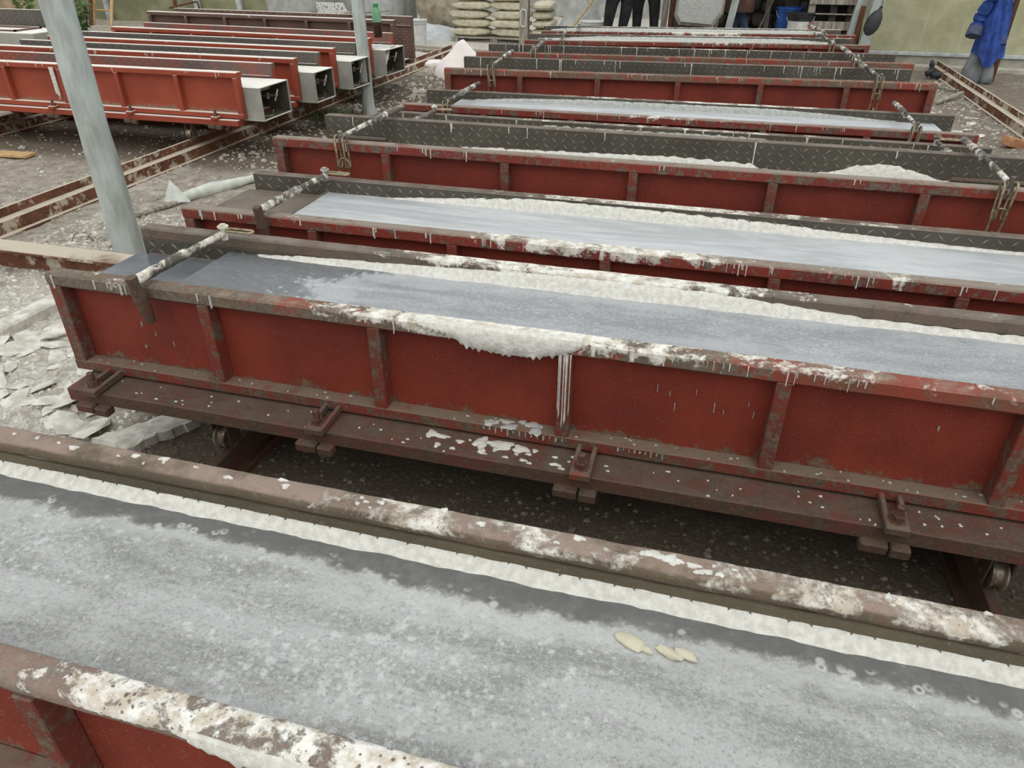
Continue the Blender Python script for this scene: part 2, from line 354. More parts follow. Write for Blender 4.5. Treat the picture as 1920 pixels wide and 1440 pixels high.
# ------------------------------------------------------------------ the setting: ground, walls, shed
def pit(x, y):
    """height of the ground: a shallow trodden bed below the main row of moulds"""
    k = max(0., min(1., (x+2.75)/.35))*max(0., min(1., (2.3-x)/.3))*max(0, min(1, (12.5-y)/.5))
    return -0.035*k
def gh(x, y):
    return pit(x, y)+.016*fr(x, y, 0, 1.3, 5)+.010*fr(x+7, y, 2, 6, 3)
def ground():
    xs = np.concatenate([np.linspace(-26, -9.2, 40), np.linspace(-9, 5, 351), np.linspace(5.2, 14, 30)])
    ys = np.concatenate([np.linspace(-3, .9, 20), np.linspace(1, 10, 226), np.linspace(10.1, 24, 100)])
    m = MB(); wh = []; mu = []
    for y in ys:
        for x in xs:
            m.v.append((x, y, gh(x, y)))
            t = interp(x, [(-9, 0), (-6.4, .1), (-5.0, .1), (-4.3, .5), (-2.7, .75), (-2.35, .45), (-2.1, 0), (4, 0)])*interp(y, [(1, .9), (3.2, 1), (4.4, .62), (6.5, .3), (9, .2), (12, .35), (14, .6), (18, .7)])
            t = max(t, interp(y, [(12.2, 0), (13.5, .75), (20, .8)])*interp(x, [(-9, 0), (-7.5, 1), (1, 1), (2, 0)]))
            wh.append(t)
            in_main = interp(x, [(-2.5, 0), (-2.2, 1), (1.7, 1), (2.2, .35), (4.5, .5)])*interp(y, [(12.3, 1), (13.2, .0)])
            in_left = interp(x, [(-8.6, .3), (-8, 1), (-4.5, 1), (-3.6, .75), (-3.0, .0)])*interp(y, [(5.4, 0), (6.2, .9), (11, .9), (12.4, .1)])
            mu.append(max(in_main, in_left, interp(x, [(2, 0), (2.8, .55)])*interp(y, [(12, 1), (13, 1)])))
    nx = len(xs)
    m.f = [(j*nx+i, j*nx+i+1, (j+1)*nx+i+1, (j+1)*nx+i) for j in range(len(ys)-1) for i in range(nx-1)]
    m.m = [0]*len(m.f); m.a = {'white': wh, 'mud': mu}
    return m.build('floor', M['ground'], smooth=True, kind='structure', label='dusty grey beige dirt ground of the casting yard')
FLOOR = ground()

def wall_right():
    m = MB()
    # ribbed plastic sheet, thin real panel
    m.box(2.15, 12, 14.62, 14.66, .235, 3.0)
    wl = m.build('wall_right', M['frp'], kind='structure', label='yellowish translucent ribbed plastic sheet wall')
    MB().box(2.15, 12, 14.55, 14.61, .19, .245, c=.006).build('sill_strip', M['galv'], wl)
    MB().box(2.15, 12, 14.60, 14.80, 0.0, .18, c=.01).build('plinth', M['concrete'], wl)
    MB().box(2.6, 12, 14.25, 14.5, -.02, .075, c=.012).build('kerb', M['concrete'], wl)
wall_right()
def wall_back():
    m = MB(); m.box(-26, -10.7, 17.6, 17.64, 0, 3.0)
    wl = m.build('wall_left', M['frp_green'], kind='structure', label='greenish translucent ribbed sheet wall behind the left moulds')
    for x in (-15.6, -12.9, -11.7, -10.75):
        MB().box(x-.07, x+.07, 17.48, 17.59, 0, 3.0, c=.01).build('wall_post', M['galv'], wl)
    m = MB(); m.box(-10.6, 14, 22.0, 22.2, 0, 3.2)
    m.build('wall_back', M['sheet_grey'], kind='structure', label='grey rear wall of the yard behind the bags')
wall_back()
def shed():
    r = empty('wall_shed', (0, 0, 0), kind='structure', label='dark open shed with rough stone back wall')
    rnd = random.Random(4)
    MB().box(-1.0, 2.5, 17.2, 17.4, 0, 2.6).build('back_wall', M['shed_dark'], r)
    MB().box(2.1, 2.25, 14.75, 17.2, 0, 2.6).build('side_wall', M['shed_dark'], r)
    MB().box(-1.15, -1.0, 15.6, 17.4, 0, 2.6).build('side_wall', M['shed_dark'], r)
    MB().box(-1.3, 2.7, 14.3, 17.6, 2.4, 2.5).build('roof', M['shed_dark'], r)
    # rough stones of the back wall
    for row in range(5):
        x = -.95+rnd.uniform(0, .15)
        while x < 2.0:
            wd = rnd.uniform(.3, .55); h = .27
            bm = bmesh.new(); bmesh.ops.create_cube(bm, size=1)
            for v in bm.verts:
                v.co = Vector((x+wd/2+v.co.x*(wd-.04)+rnd.uniform(-.07, .07), 17.13+v.co.y*.14+rnd.uniform(-.02, .02), .02+row*.28+h/2+v.co.z*(h-.03)+rnd.uniform(-.06, .06)))
            bmesh.ops.bevel(bm, geom=bm.edges[:], offset=.035, segments=1, affect='EDGES')
            MB().bm(bm).build('stone', M['shed_stone'], r)
            x += wd
shed()

# ------------------------------------------------------------------ rails
def rail(name, x, y0, y1, ridge_side, label, mat='rust_rail', z0=-.06, lo=.10, hi=.165):
    """stepped steel rail: beam with a ridge bar on one side, along Y"""
    s = ridge_side
    ys = np.linspace(y0, y1, int((y1-y0)/.25)+2)
    prof = [(-.07*s, z0), (.085*s, z0), (.085*s, z0+.07), (.06*s, z0+.078), (.05*s, lo), (-.028*s, lo+.004), (-.03*s, hi), (-.055*s, hi), (-.06*s, z0)]
    m = MB(); k = len(prof)
    for y in ys:
        for (px, pz) in prof: m.v.append((x+px+.004*nz(y, px*9, pz*5, 2.), y, pz+.003*nz(y, 3, px*20, 3)))
    for j in range(len(ys)-1):
        for i in range(k):
            m.f.append((j*k+i, j*k+(i+1) % k, (j+1)*k+(i+1) % k, (j+1)*k+i))
    m.f += [tuple(range(k)), tuple((len(ys)-1)*k+i for i in range(k))]; m.m = [0]*len(m.f)
    return m.build(name, M[mat], label=label, cat='rail')
rail('track_rail', -4.90, 2.6, 13.9, 1, 'rusty stepped rail running under the right ends of the left moulds')
rail('track_rail', -7.55, 2.6, 13.0, 1, 'rusty rail under the far left part of the left moulds')
rail('track_rail', 3.33, 6.5, 14.2, -1, 'rusty dust covered rail by the plastic sheet wall on the right')
def main_rail(x, label):
    m = MB(); m.box(x-.02, x+.02, .3, 12.3, -.06, .088, c=.003); m.box(x-.06, x+.06, .3, 12.3, -.06, -.01, c=.004)
    m.build('track_rail', M['chassis'], label=label, cat='rail')
main_rail(-1.72, 'dark steel rail under the left wheels of the main row')
main_rail(1.05, 'dark steel rail under the right wheels of the main row')
def ibeam():
    m = MB()
    for (a, b, c, d) in ((3.36, 3.52, .13, .15), (3.425, 3.455, -.03, .13), (3.36, 3.52, -.05, -.03)): m.box(-7.4, -2.45, a, b, c, d, c=.003)
    m.build('steel_beam', M['rust_beam'], label='rusty dust topped steel beam lying crosswise beside the leaning pole', cat='beam')
ibeam()

# ------------------------------------------------------------------ casting moulds
ZB = .395          # underside of the mould walls
def cov_fn(pts, amp=.12, s=2.5, seed=0):
    return lambda x: interp(x, pts)+amp*nz(x, seed*7.3, 0, s)

def sweep_rail(L, prof, seg=.03, amp=.0, seed=0, cov=None, drip=None, grime=None, top_z=None, xc=0., topcut=.02):
    """swept rail along local x; prof = [(y,z)]; cov = coverage on top faces, drip = on the lower edge of the faces"""
    n = max(2, int(L/seg)); xs = np.linspace(-L/2, L/2, n+1); k = len(prof); m = MB(); C = []; D = []; G = []
    zt = max(p[1] for p in prof)
    for i, x in enumerate(xs):
        for (y, z) in prof:
            a = amp*(0 if i in (0, n) else 1)
            m.v.append((x, y+a*fr(x, y*3, seed+z, 9, 3), z+a*fr(x, y*3+4, seed, 9, 3)))
            f = 1. if z > zt-topcut else .75
            C.append((cov(x+xc) if cov else 0)*f); D.append(drip(x+xc) if drip else 0); G.append(grime(x+xc) if grime else 0)
    for j in range(n):
        for i in range(k): m.f.append((j*k+i, j*k+(i+1) % k, (j+1)*k+(i+1) % k, (j+1)*k+i))
    m.f += [tuple(range(k)), tuple(n*k+i for i in range(k))]; m.m = [0]*len(m.f)
    m.a = {'cov': C, 'drip': D, 'grime': G}
    return m

def rr(y0, y1, z0, z1, c, n=1):
    """rounded rectangle profile in the y,z plane"""
    pts = []
    for (cy, cz, a0) in ((y1-c, z1-c, 0), (y0+c, z1-c, 90), (y0+c, z0+c, 180), (y1-c, z0+c, 270)):
        for i in range(n+1):
            a = math.radians(a0+90*i/n); pts.append((cy+c*math.cos(a), cz+c*math.sin(a)))
    return pts

def tread_mesh(L, h, mat):
    """raised lozenges of the checker plate, on the plane y=0 facing -y, z from 0 downwards"""
    m = MB(); nxx = int(L/.056); rows = int(h/.034)
    for r in range(rows):
        for i in range(nxx):
            s = 1 if (i+r) % 2 else -1
            cx = -L/2+.03+i*.056+(.0 if r % 2 else .012); cz = -.02-r*.034
            a = math.radians(42)*s; d = Vector((math.cos(a), 0, math.sin(a)))*.021; p = Vector((-math.sin(a), 0, math.cos(a)))*.005; c = Vector((cx, 0, cz))
            u = Vector((0, -.0045, 0))
            m.add([c-d, c-p, c+d, c+p, c-d*.45+u, c+d*.45+u], [(0, 1, 4), (1, 5, 4), (1, 2, 5), (2, 3, 5), (3, 4, 5), (3, 0, 4)])
    return m.mesh('checker_treads', mat)

def drips_mesh(xs, rnd, ztop, face_y, zlen, wid, side=-1):
    """run-down drips on a vertical face at y=face_y; side -1 faces -y"""
    m = MB()
    for x in xs:
        l = zlen[0]+(zlen[1]-zlen[0])*rnd.random()**2; wd = rnd.uniform(*wid); t = rnd.uniform(.003, .007); k = rnd.uniform(-.15, .15)
        prof = [(0, wd*.9), (.25, wd*.55), (.7, wd*.4), (.92, wd*.62), (1, wd*.15)]
        vs = []; fs = []
        for (q, ww) in prof:
            z = ztop-q*l; xx = x+k*wd*q
            vs += [(xx-ww, face_y+.001*-side, z), (xx-ww*.5, face_y+side*t, z), (xx+ww*.5, face_y+side*t, z), (xx+ww, face_y-.001*side, z)]
        for j in range(len(prof)-1):
            for i in range(3): fs.append((j*4+i, j*4+i+1, j*4+4+i+1, j*4+4+i))
        fs.append((16, 17, 18, 19)); m.add(vs, fs)
    return m

def splats_mesh(spots, rnd, th=.003):
    m = MB()
    for (x, y, z, r) in spots:
        n = 16; ex = rnd.uniform(.8, 1.7); vs = [(x, y, z+th)]
        ph = rnd.uniform(0, 6)
        for k in range(n):
            a = 2*PI*k/n; q = r*(1+.2*math.sin(3*a+ph)+.14*math.sin(5*a+2*ph)+rnd.uniform(-.04, .04))
            vs.append((x+q*.75*ex*math.cos(a), y+q*.75/ex*math.sin(a), z+th*.8))
        for k in range(n):
            q = 1.12; vs.append((x+(vs[1+k][0]-x)*q, y+(vs[1+k][1]-y)*q, z-.001))
        fs = [(0, 1+k, 1+(k+1) % n) for k in range(n)]+[(1+k, 1+n+k, 1+n+(k+1) % n, 1+(k+1) % n) for k in range(n)]
        m.add(vs, fs)
    return m

def crust_strip(x0, x1, face_y, zbot, top, th=.012, seg=.02, seed=0, side=-1, jag=.006, foot=.0):
    """dried slurry left on a vertical face (faces side*y), upper edge top(x)"""
    n = int((x1-x0)/seg); m = MB(); rows = 5
    for i in range(n+1):
        x = x0+(x1-x0)*i/n; zt = max(zbot+.002, top(x)+jag*fr(x, seed, 0, 22, 3))
        e = 0 if i in (0, n) else 1
        for j in range(rows):
            q = j/(rows-1); z = zbot+(zt-zbot)*q
            t = (th*(1-.55*q)+.0035*fr(x, z, seed, 26, 3)+foot*(1-q)**1.5)*e
            if j == rows-1: t = .0015
            m.v.append((x, face_y+side*max(t, .001), z))
        m.v.append((x, face_y-side*.002, zt)); m.v.append((x, face_y-side*.002, zbot-.01))
    k = rows+2
    for i in range(n):
        for j in range(k): m.f.append((i*k+j, i*k+(j+1) % k, (i+1)*k+(j+1) % k, (i+1)*k+j))
    m.m = [0]*len(m.f); return m

def hanging_crust(x0, x1, face_y, ztop, low, th=.012, seg=.012, seed=0):
    """crust over a rail's front face with an icicled lower fringe"""
    n = int((x1-x0)/seg); m = MB(); rnd = random.Random(seed)
    for i in range(n+1):
        x = x0+(x1-x0)*i/n; e = math.sin(PI*i/n)**.35 if 0 < i < n else 0
        zl = ztop-(ztop-low(x))*max(.25, e)-(rnd.uniform(0, .016) if i % 2 else 0)
        zz = [ztop+.004, ztop-.008, (ztop+zl)/2, zl+.006, zl]
        tt = [.002, th, th*1.15, th*.85, .003]
        for z, t in zip(zz, tt): m.v.append((x, face_y-(t+.003*fr(x, z, seed, 30, 2))*max(.3, e), z))
        m.v.append((x, face_y+.004, zl)); m.v.append((x, face_y+.03, ztop+.004))
    k = 7
    for i in range(n):
        for j in range(k): m.f.append((i*k+j, i*k+(j+1) % k, (i+1)*k+(j+1) % k, (i+1)*k+j))
    m.m = [0]*len(m.f); return m

def wheel_mesh():
    prof = [(.02, -.024), (.056, -.024), (.058, -.017), (.047, -.010), (.045, 0), (.047, .010), (.058, .017), (.056, .024), (.02, .024)]
    m = MB().lathe(prof, 18, Matrix.Rotation(PI/2, 4, 'Y')); return m.mesh('wheel', M['wheel'], 40)
def bracket_mesh():
    m = MB()
    for s in (-1, 1): m.box(s*.034-.004, s*.034+.004, -.035, .035, -.03, .19, c=.002)
    m.tube([(-.045, 0, 0), (.045, 0, 0)], .012, 8); m.box(-.045, .045, -.05, .05, .168, .19)
    return m.mesh('axle_bracket', M['chassis'])
def clamp_mesh(mat):
    m = MB()   # slotted tongue: two bars, closed ends; local origin at its outer end on the beam
    for s in (-1, 1): m.box(s*.026-.008, s*.026+.008, 0, .16, 0, .026, c=.003)
    m.box(-.034, .034, -.016, .008, 0, .026, c=.003); m.box(-.034, .034, .145, .168, 0, .026, c=.003)
    return m.mesh('clamp', M[mat])
def bolt_mesh():
    m = MB(); m.lathe([(.026, .026), (.026, .031)], 14); m.lathe([(.021, .031), (.021, .052)], 6); m.lathe([(.0125, .052), (.0125, .082), (.010, .085)], 10)
    return m.mesh('bolt', M['bolt'], 30)
def lug_mesh():
    m = MB(); m.box(-.075, .004, -.028, .016, -.036, .0, c=.005); m.box(.010, .066, -.030, .014, -.040, -.002, c=.005); return m.mesh('lug', M['chassis'])

def mould(name, label, xl, xr, yl, yr, width, zt, style, seed, group=None, bays=6, front=True, rods=(), rod_style='chain', box_left=False, box_right=False,
          covF=None, covB=None, dripF=None, grF=None, clamps=(), wheels=True, drips_front=0, drips_back=0, box_z=.70, wall_bot=ZB, rodz=None, box_x=.17):
    """a long steel casting mould on a wheeled chassis. xl,xr = ends; yl,yr = outer front face at its left and right end"""
    rz = math.atan2(yr-yl, xr-xl); L = math.hypot(xr-xl, yr-yl)
    xc, yc = (xl+xr)/2, (yl+yr)/2
    root = empty(name, (xc, yc, 0), rz, label=label, cat='mould', group=group)
    rnd = random.Random(seed); S = style
    tw, thh = S.get('tw', .065), S.get('thh', .05)
    def wall(outer_y, s, cov, drip, side):
        """s=+1: outer face towards -y (front); s=-1: mirrored (back)"""
        Y = lambda d: outer_y+s*d
        m = MB(); y0, y1 = sorted((Y(.0575), Y(.0655))); full = s < 0 and S.get('full', True); ptop = zt-.0015 if full else zt-thh+.002
        m.box(-L/2, L/2, y0, y1, wall_bot, ptop); m.m = [1]*6
        oi = 2 if s > 0 else 3; del m.f[oi], m.m[oi]
        yo = y0 if s > 0 else y1; zs = [wall_bot, wall_bot+.045, wall_bot+.065, wall_bot+.1, wall_bot+.16, ptop]; nxp = 48; b0 = len(m.v); G = [0]*b0
        for zi, z in enumerate(zs):
            for i in range(nxp+1): m.v.append((-L/2+L*i/nxp, yo, z)); G.append((.36, .36, .26, .12, .0, 0)[zi])
        m.f += [(b0+j*(nxp+1)+i, b0+j*(nxp+1)+i+1, b0+(j+1)*(nxp+1)+i+1, b0+(j+1)*(nxp+1)+i) for j in range(5) for i in range(nxp)]
        m.m += [0]*(5*nxp); m.a = {'grime': G}
        wl = m.build('side_wall', [M[S['panel']], M[S['plate']]], root)
        a, b = sorted((Y(0), Y(.0572 if full else tw)))
        sweep_rail(L, rr(a, b, zt-thh, zt, S.get('round', .006), S.get('rn', 1)), S.get('seg', .04), S.get('amp', .0008), seed+s, cov, drip, grF if s > 0 else None, xc=xc).build('top_rail', M[S['rail'] if s > 0 else S.get('rail_back', S['rail'])], wl, smooth=35)
        a, b = sorted((Y(.0), Y(.058)))
        sweep_rail(L, rr(a, b, wall_bot, wall_bot+.042, .003), .2, .0005, seed+5, None, None, None).build('bottom_rail', M[S['low']], wl)
        key = (S['low'], zt, s, wall_bot)
        rib = cached(('rib',)+key, lambda: MB().box(-.022, .022, *sorted((s*.001, s*.058)), wall_bot+.04, zt-.048, c=.003).mesh('rib', M[S['rib']]))
        post = cached(('post',)+key, lambda: MB().box(-.026, .026, *sorted((s*.001, s*.058)), wall_bot+.04, zt-.048, c=.003).mesh('end_post', M[S['rib']]))
        for k in range(bays+1):
            x = -L/2+L*k/bays
            if k in (0, bays): link('end_post', post, wl, (x+(.027 if k == 0 else -.027), outer_y, 0))
            else: link('rib', rib, wl, (x, outer_y, 0))
        if s < 0:
            tm = cached(('tread', round(L, 2), S['plate'], zt), lambda: tread_mesh(L, zt-wall_bot-.06, M[S.get('tread', S['plate'])]))
            link('checker_treads', tm, wl, (0, Y(.0655), zt-(.006 if full else .05)), kind='stuff')
            for e in (-1, 1):   # short guide bar near each end of the inner face
                MB().box(*sorted((e*(L/2-.02), e*(L/2-.4))), Y(.065)-.016, Y(.065)+.002, zt-.125, zt-.11, c=.002).build('guide_bar', M[S.get('rail_back', S['rail'])], wl)
        return wl
    fwall = wall(0, 1, covF, dripF, 'front') if front else None
    bwall = wall(width, -1, covB, None, 'back')
    # chassis
    chm = M[S['chassis']]
    bo = S.get('beam_out', .12)
    for (a, b) in ((-bo, .06), (width-.06, width+.06)):
        bb = MB(); bb.box(-L/2+.05, L/2-.05, a, b, .33, .385, c=.004); bb.build('chassis_beam', chm, root)
    MB().box(-L/2+.06, L/2-.06, .05, width-.05, .383, wall_bot+.004).build('mould_floor', chm, root)
    for k in range(4):
        x = -L/2+.35+k*(L-.7)/3; MB().box(x-.04, x+.04, .055, width-.055, .335, .382).build('cross_member', chm, root)
    if wheels:
        wm = cached('wheel', wheel_mesh); bmh = cached('bracket', bracket_mesh)
        for wx in wheels:
            for wy in (.05, width-.05):
                rz_ = .1475 if wheels is not WL else .215
                q = link('wheel', wm, root, (wx-xc, wy, rz_)); link('axle_bracket', bmh, q, None)
                if wheels is WL: q.children[0].scale = (1, 1, .62)
    for cx in clamps:
        c = link('clamp', cached('clamp'+S['chassis'], lambda: clamp_mesh('mud_rail' if S['chassis'] == 'chassis' else S['chassis'])), root, (cx-xc, -bo-.015, .387), (math.radians(3), 0, 0))
        link('bolt', cached('bolt', bolt_mesh), c, (0, .026, -.004)); link('lug', cached('lug', lug_mesh), c, (-.01, .012, -.05))
    # tie rods across the top
    rzv = rodz or zt+.035
    for j, rx in enumerate(rods):
        x = rx-xc
        a, b = (-.05, width-.1) if rod_style == 'spike' else (-.04, width+.12)
        m = MB(); pts = []; rad = []
        nseg = 26
        for i in range(nseg+1):
            q = i/nseg; y = a+(b-a)*q
            r = (.019 if q < .55 else .0135)+(.003*fr(y, seed, j, 30, 2) if q < .62 else .001*nz(y, seed, 0, 30))
            if rod_style != 'spike': r = (.012 if q < .55 else .018)+.0015*fr(y, seed, j, 30, 2)
            pts.append((x+.01*math.sin(q*2), y, rzv+.004*math.sin(q*3)-.004*(rod_style == 'spike')*q)); rad.append(max(.008, r))
        m.tube(pts, rad, 10); rod = m.build('tie_rod', M['rod'], root, smooth=40)
        if rod_style == 'spike':
            mm = MB(); mm.tube([(x, -.045, rzv+.02), (x+.002, -.04, rzv-.02), (x+.006, -.028, zt-.07), (x+.01, -.022, zt-.13)], [.021, .02, .024, .017], 9)
            mm.lathe([(.02, -.012), (.026, -.012), (.026, .012), (.02, .012)], 12, Matrix.Translation((x+.002, -.032, zt-.03)))
            mm.build('hook_end', M['chassis'], rod, smooth=40)
            mm = MB(); mm.tube([(x+.01, b, rzv-.03), (x+.01, b, rzv+.035)], .013, 8); mm.lathe([(.012, .0), (.022, .0), (.022, .008), (.012, .008)], 10, Matrix.Translation((x+.01, b, rzv+.02)))
            mm.build('pin', M['rod'], rod)
            MB().oval((x+.075, b+.012, rzv+.008), .12, .034, .005, 'x', 'y').build('shackle', M['chain'], rod)
        else:
            mm = MB(); mm.lathe([(.012, -.012), (.022, -.012), (.022, .012), (.012, .012)], 12, Matrix.Translation((x, width*.55, rzv)) @ Matrix.Rotation(PI/2, 4, 'X')); mm.build('collar', M['rod'], rod)
            lk = cached('link_a', lambda: MB().oval((0, 0, 0), .15, .052, .0055, 'z', 'x').mesh('chain_link', M['chain'], True))
            lk2 = cached('link_b', lambda: MB().oval((0, 0, 0), .11, .04, .0055, 'z', 'y').mesh('chain_link', M['chain'], True))
            for dx in (-.022, .022):
                link('chain_link', lk2 if 0 else cached('link_s', lambda: MB().oval((0, 0, 0), .17, .05, .0055, 'z', 'y').mesh('chain_link', M['chain'], True)), rod, (x+dx, -.03, zt-.045), (math.radians(rnd.uniform(-4, 4)), math.radians(rnd.uniform(-5, 5)), 0))
            link('chain_link', lk, rod, (x, -.03, zt-.15), (0, math.radians(4), 0)); link('chain_link', lk2, rod, (x+.003, -.03, zt-.235), (0, math.radians(-5), 0))
            mm = MB(); mm.tube([(x, -.035, rzv-.02), (x, -.035, rzv+.03)], .011, 8); mm.build('pin', M['rod'], rod)
    # hollow end boxes that close the mould
    for e, on in ((-1, box_left), (1, box_right)):
        if not on: continue
        x0, x1 = sorted((e*(L/2-.40 if on is True else e*0+L/2-on), e*(L/2+box_x)))
        y0, y1 = .075, width-.075; z0, z1 = wall_bot-.03 if box_x > .1 else wall_bot+.01, box_z
        m = MB(); t = .012; s0 = len(m.v)
        m.box(x0, x1, y0, y1, z1-t, z1, c=.004); m.box(x0, x1, y0, y1, z0, z0+t, c=.004); m.box(x0, x1, y0, y0+t, z0+t, z1-t); m.box(x0, x1, y1-t, y1, z0+t, z1-t)
        inx = x0 if e > 0 else x1; m.box(inx-.006, inx+.006, y0, y1, z0, z1+.02)
        bx = m.build('end_box', M[S.get('box', 'dirty_box')], root)
        ox = (x1 if e > 0 else x0); t2 = t+.001
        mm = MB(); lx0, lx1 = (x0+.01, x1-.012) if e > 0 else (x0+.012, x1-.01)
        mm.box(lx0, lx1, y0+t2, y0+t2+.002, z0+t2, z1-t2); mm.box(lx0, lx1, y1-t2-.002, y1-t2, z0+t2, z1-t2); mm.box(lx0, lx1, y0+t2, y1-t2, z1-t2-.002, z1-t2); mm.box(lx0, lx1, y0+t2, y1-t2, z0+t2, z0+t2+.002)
        mm.build('shade_lining', M['inside_shade'], bx)  # added inner shell, its dark colour stands in for shade inside the box
        mm = MB(); zc = (z0+z1)/2+.03; yy = (y0+y1)/2+.03
        mm.tube([(ox-e*.25, yy, zc), (ox+e*.0, yy, zc+.01)], .011, 8); mm.tube([(ox-e*.012, yy-.035, zc-.035), (ox-e*.008, yy+.03, zc+.06)], .009, 8)
        mm.lathe([(.012, -.01), (.03, -.01), (.03, 0), (.012, 0)], 12, Matrix.Translation((ox-e*.1, yy, zc)) @ Matrix.Rotation(PI/2, 4, 'Y'))
        mm.build('crank_handle', M['wheel'], bx)
        mm = MB(); mm.box(ox-e*.16-.01, ox-e*.16+.01, y0+.03, y1-.1, z1-.075, z1-.02); mm.build('stiffener', M[S.get('box', 'dirty_box')], bx)
        mm = MB(); mm.tube([(ox-e*.2, y0+.02, z0+.07), (ox-e*.1, y0+.12, z0+.02), (ox-e*.03, y0+.2, z0+.02), (ox-e*.02, y0+.21, z0+.075)], .006, 6); mm.build('wire_pull', M['wheel'], bx)
    if drips_front and fwall:
        xs = [rnd.uniform(-L/2+.05, L/2-.05) for _ in range(drips_front)]
        xs = [x+rnd.uniform(-.02, .02) for x in xs for _ in range(rnd.choice((1, 1, 2, 3)))]
        drips_mesh(xs, rnd, zt-.002, .0, (.02, .055), (.0025, .006)).build('dried_drips', M['white_crust'], fwall, smooth=True, kind='stuff')
    if drips_back:
        xs = [rnd.uniform(-L/2+.05, L/2-.05) for _ in range(drips_back)]
        drips_mesh(xs, rnd, zt-.001, width-.0655, (.03, .15), (.003, .008)).build('dried_drips', M['white_crust'], bwall, smooth=True, kind='stuff')
    return dict(root=root, front=fwall, back=bwall, L=L, xc=xc, width=width, zt=zt, rnd=rnd, seed=seed)

def fill(md, name, label, z, mat, x0, x1, group=None, bow=.0, edge=0., left=0.):
    """the concrete poured into a mould"""
    xc, wd = md['xc'], md['width']; y0, y1 = .066, wd-.066
    nx, ny = int((x1-x0)/.03), 28; m = MB(); E = []
    for j in range(ny+1):
        for i in range(nx+1):
            x = x0+(x1-x0)*i/nx; y = y0+(y1-y0)*j/ny; d = min(j, ny-j)/ny
            zz = z+.0025*fr(x, y, md['seed'], 7, 3)+bow*(1-d*2)**6*(.4+.6*nz(x, 0, 0, 3))
            m.v.append((x-xc, y, zz)); q = j/ny
            E.append(edge*interp(q, [(0, 0), (.62, .08), (.76, .30), (.86, .62), (1, 1.)])+(edge > 0)*.18*nz(x, 0, 5, 1.6)+left*interp(x-x0, [(0, .75), (.35, .55), (.9, 0)]))
    nt = len(m.v); w_ = nx+1
    m.f = [(j*w_+i, j*w_+i+1, (j+1)*w_+i+1, (j+1)*w_+i) for j in range(ny) for i in range(nx)]
    # skirt and underside: a solid body of concrete
    ring = [i for i in range(w_)]+[j*w_+nx for j in range(1, ny+1)]+[ny*w_+i for i in range(nx-1, -1, -1)]+[j*w_ for j in range(ny-1, 0, -1)]
    for i in ring: m.v.append((m.v[i][0], m.v[i][1], ZB+.008)); E.append(0)
    k = len(ring); m.f += [(ring[i], ring[(i+1) % k], nt+(i+1) % k, nt+i) for i in range(k)]; m.f.append(tuple(nt+i for i in range(k)))
    m.m = [0]*len(m.f); m.a = {'edge': E}
    return m.build(name, M[mat], None, smooth=50, loc=md['root'].location[:], rot=md['root'].rotation_euler[:], label=label, cat='concrete', group=group)

MAIN = dict(panel='red_panel', plate='dark_plate', rail='brown_rail', rail_back='mud_rail', low='low_rail', rib='red_rib', chassis='chassis', tread='tread')
MAINR = dict(MAIN, rail='red_rail', rail_back='dark_rail')
MAIND = dict(MAIN, rail_back='dark_rail')
NEAR = dict(MAIN, full=False, thh=.04, rail='near_rail', rail_back='near_back_rail', plate='olive_plate', tread='olive_plate', round=.016, rn=3, seg=.012, amp=.0022)
LEFT = dict(tw=.09, beam_out=.035, tread='clean_tread', panel='clean_red', plate='clean_plate', rail='clean_red', rail_back='clean_plate', low='clean_red', rib='clean_red', chassis='clean_red', box='box_grey')
LEFTD = dict(LEFT, tread='dark_plate', plate='dark_clean_plate', rail_back='dark_clean_plate')
LEFTB = dict(LEFT, tread='brown_wall', panel='brown_wall', plate='brown_wall', rail='brown_wall', rail_back='brown_wall', low='brown_wall', rib='brown_wall', chassis='brown_wall')
WM = (-1.72, 1.05); WL = (-7.62, -4.93)
X0, X1 = -2.30, 1.60
SH, TL = .80, .93
CLM = (-2.12, -1.19, -.26, .67, 1.5)

# --- M0, nearest
m0 = mould('casting_mould', 'nearest casting mould across the bottom of the picture, full of mottled grey slurry', X0, X1, .515, .515, .60, SH, NEAR, 1, wheels=WM,
           covF=cov_fn([(-1.1, .30), (-.95, .38), (-.85, .46), (-.6, .50), (-.3, .54), (1, .56)], .10, 5, 1),
           covB=cov_fn([(-1.7, .22), (-1.2, .22), (-.9, .27), (-.7, .36), (-.45, .46), (-.3, .36), (-.05, .32), (.1, .42), (.3, .4), (.45, .42), (.7, .42)], .08, 6, 2))
f0 = fill(m0, 'wet_concrete', 'mottled light grey wet slurry filling the nearest mould', .716, 'slurry_near', X0+.05, X1-.05, edge=.95)
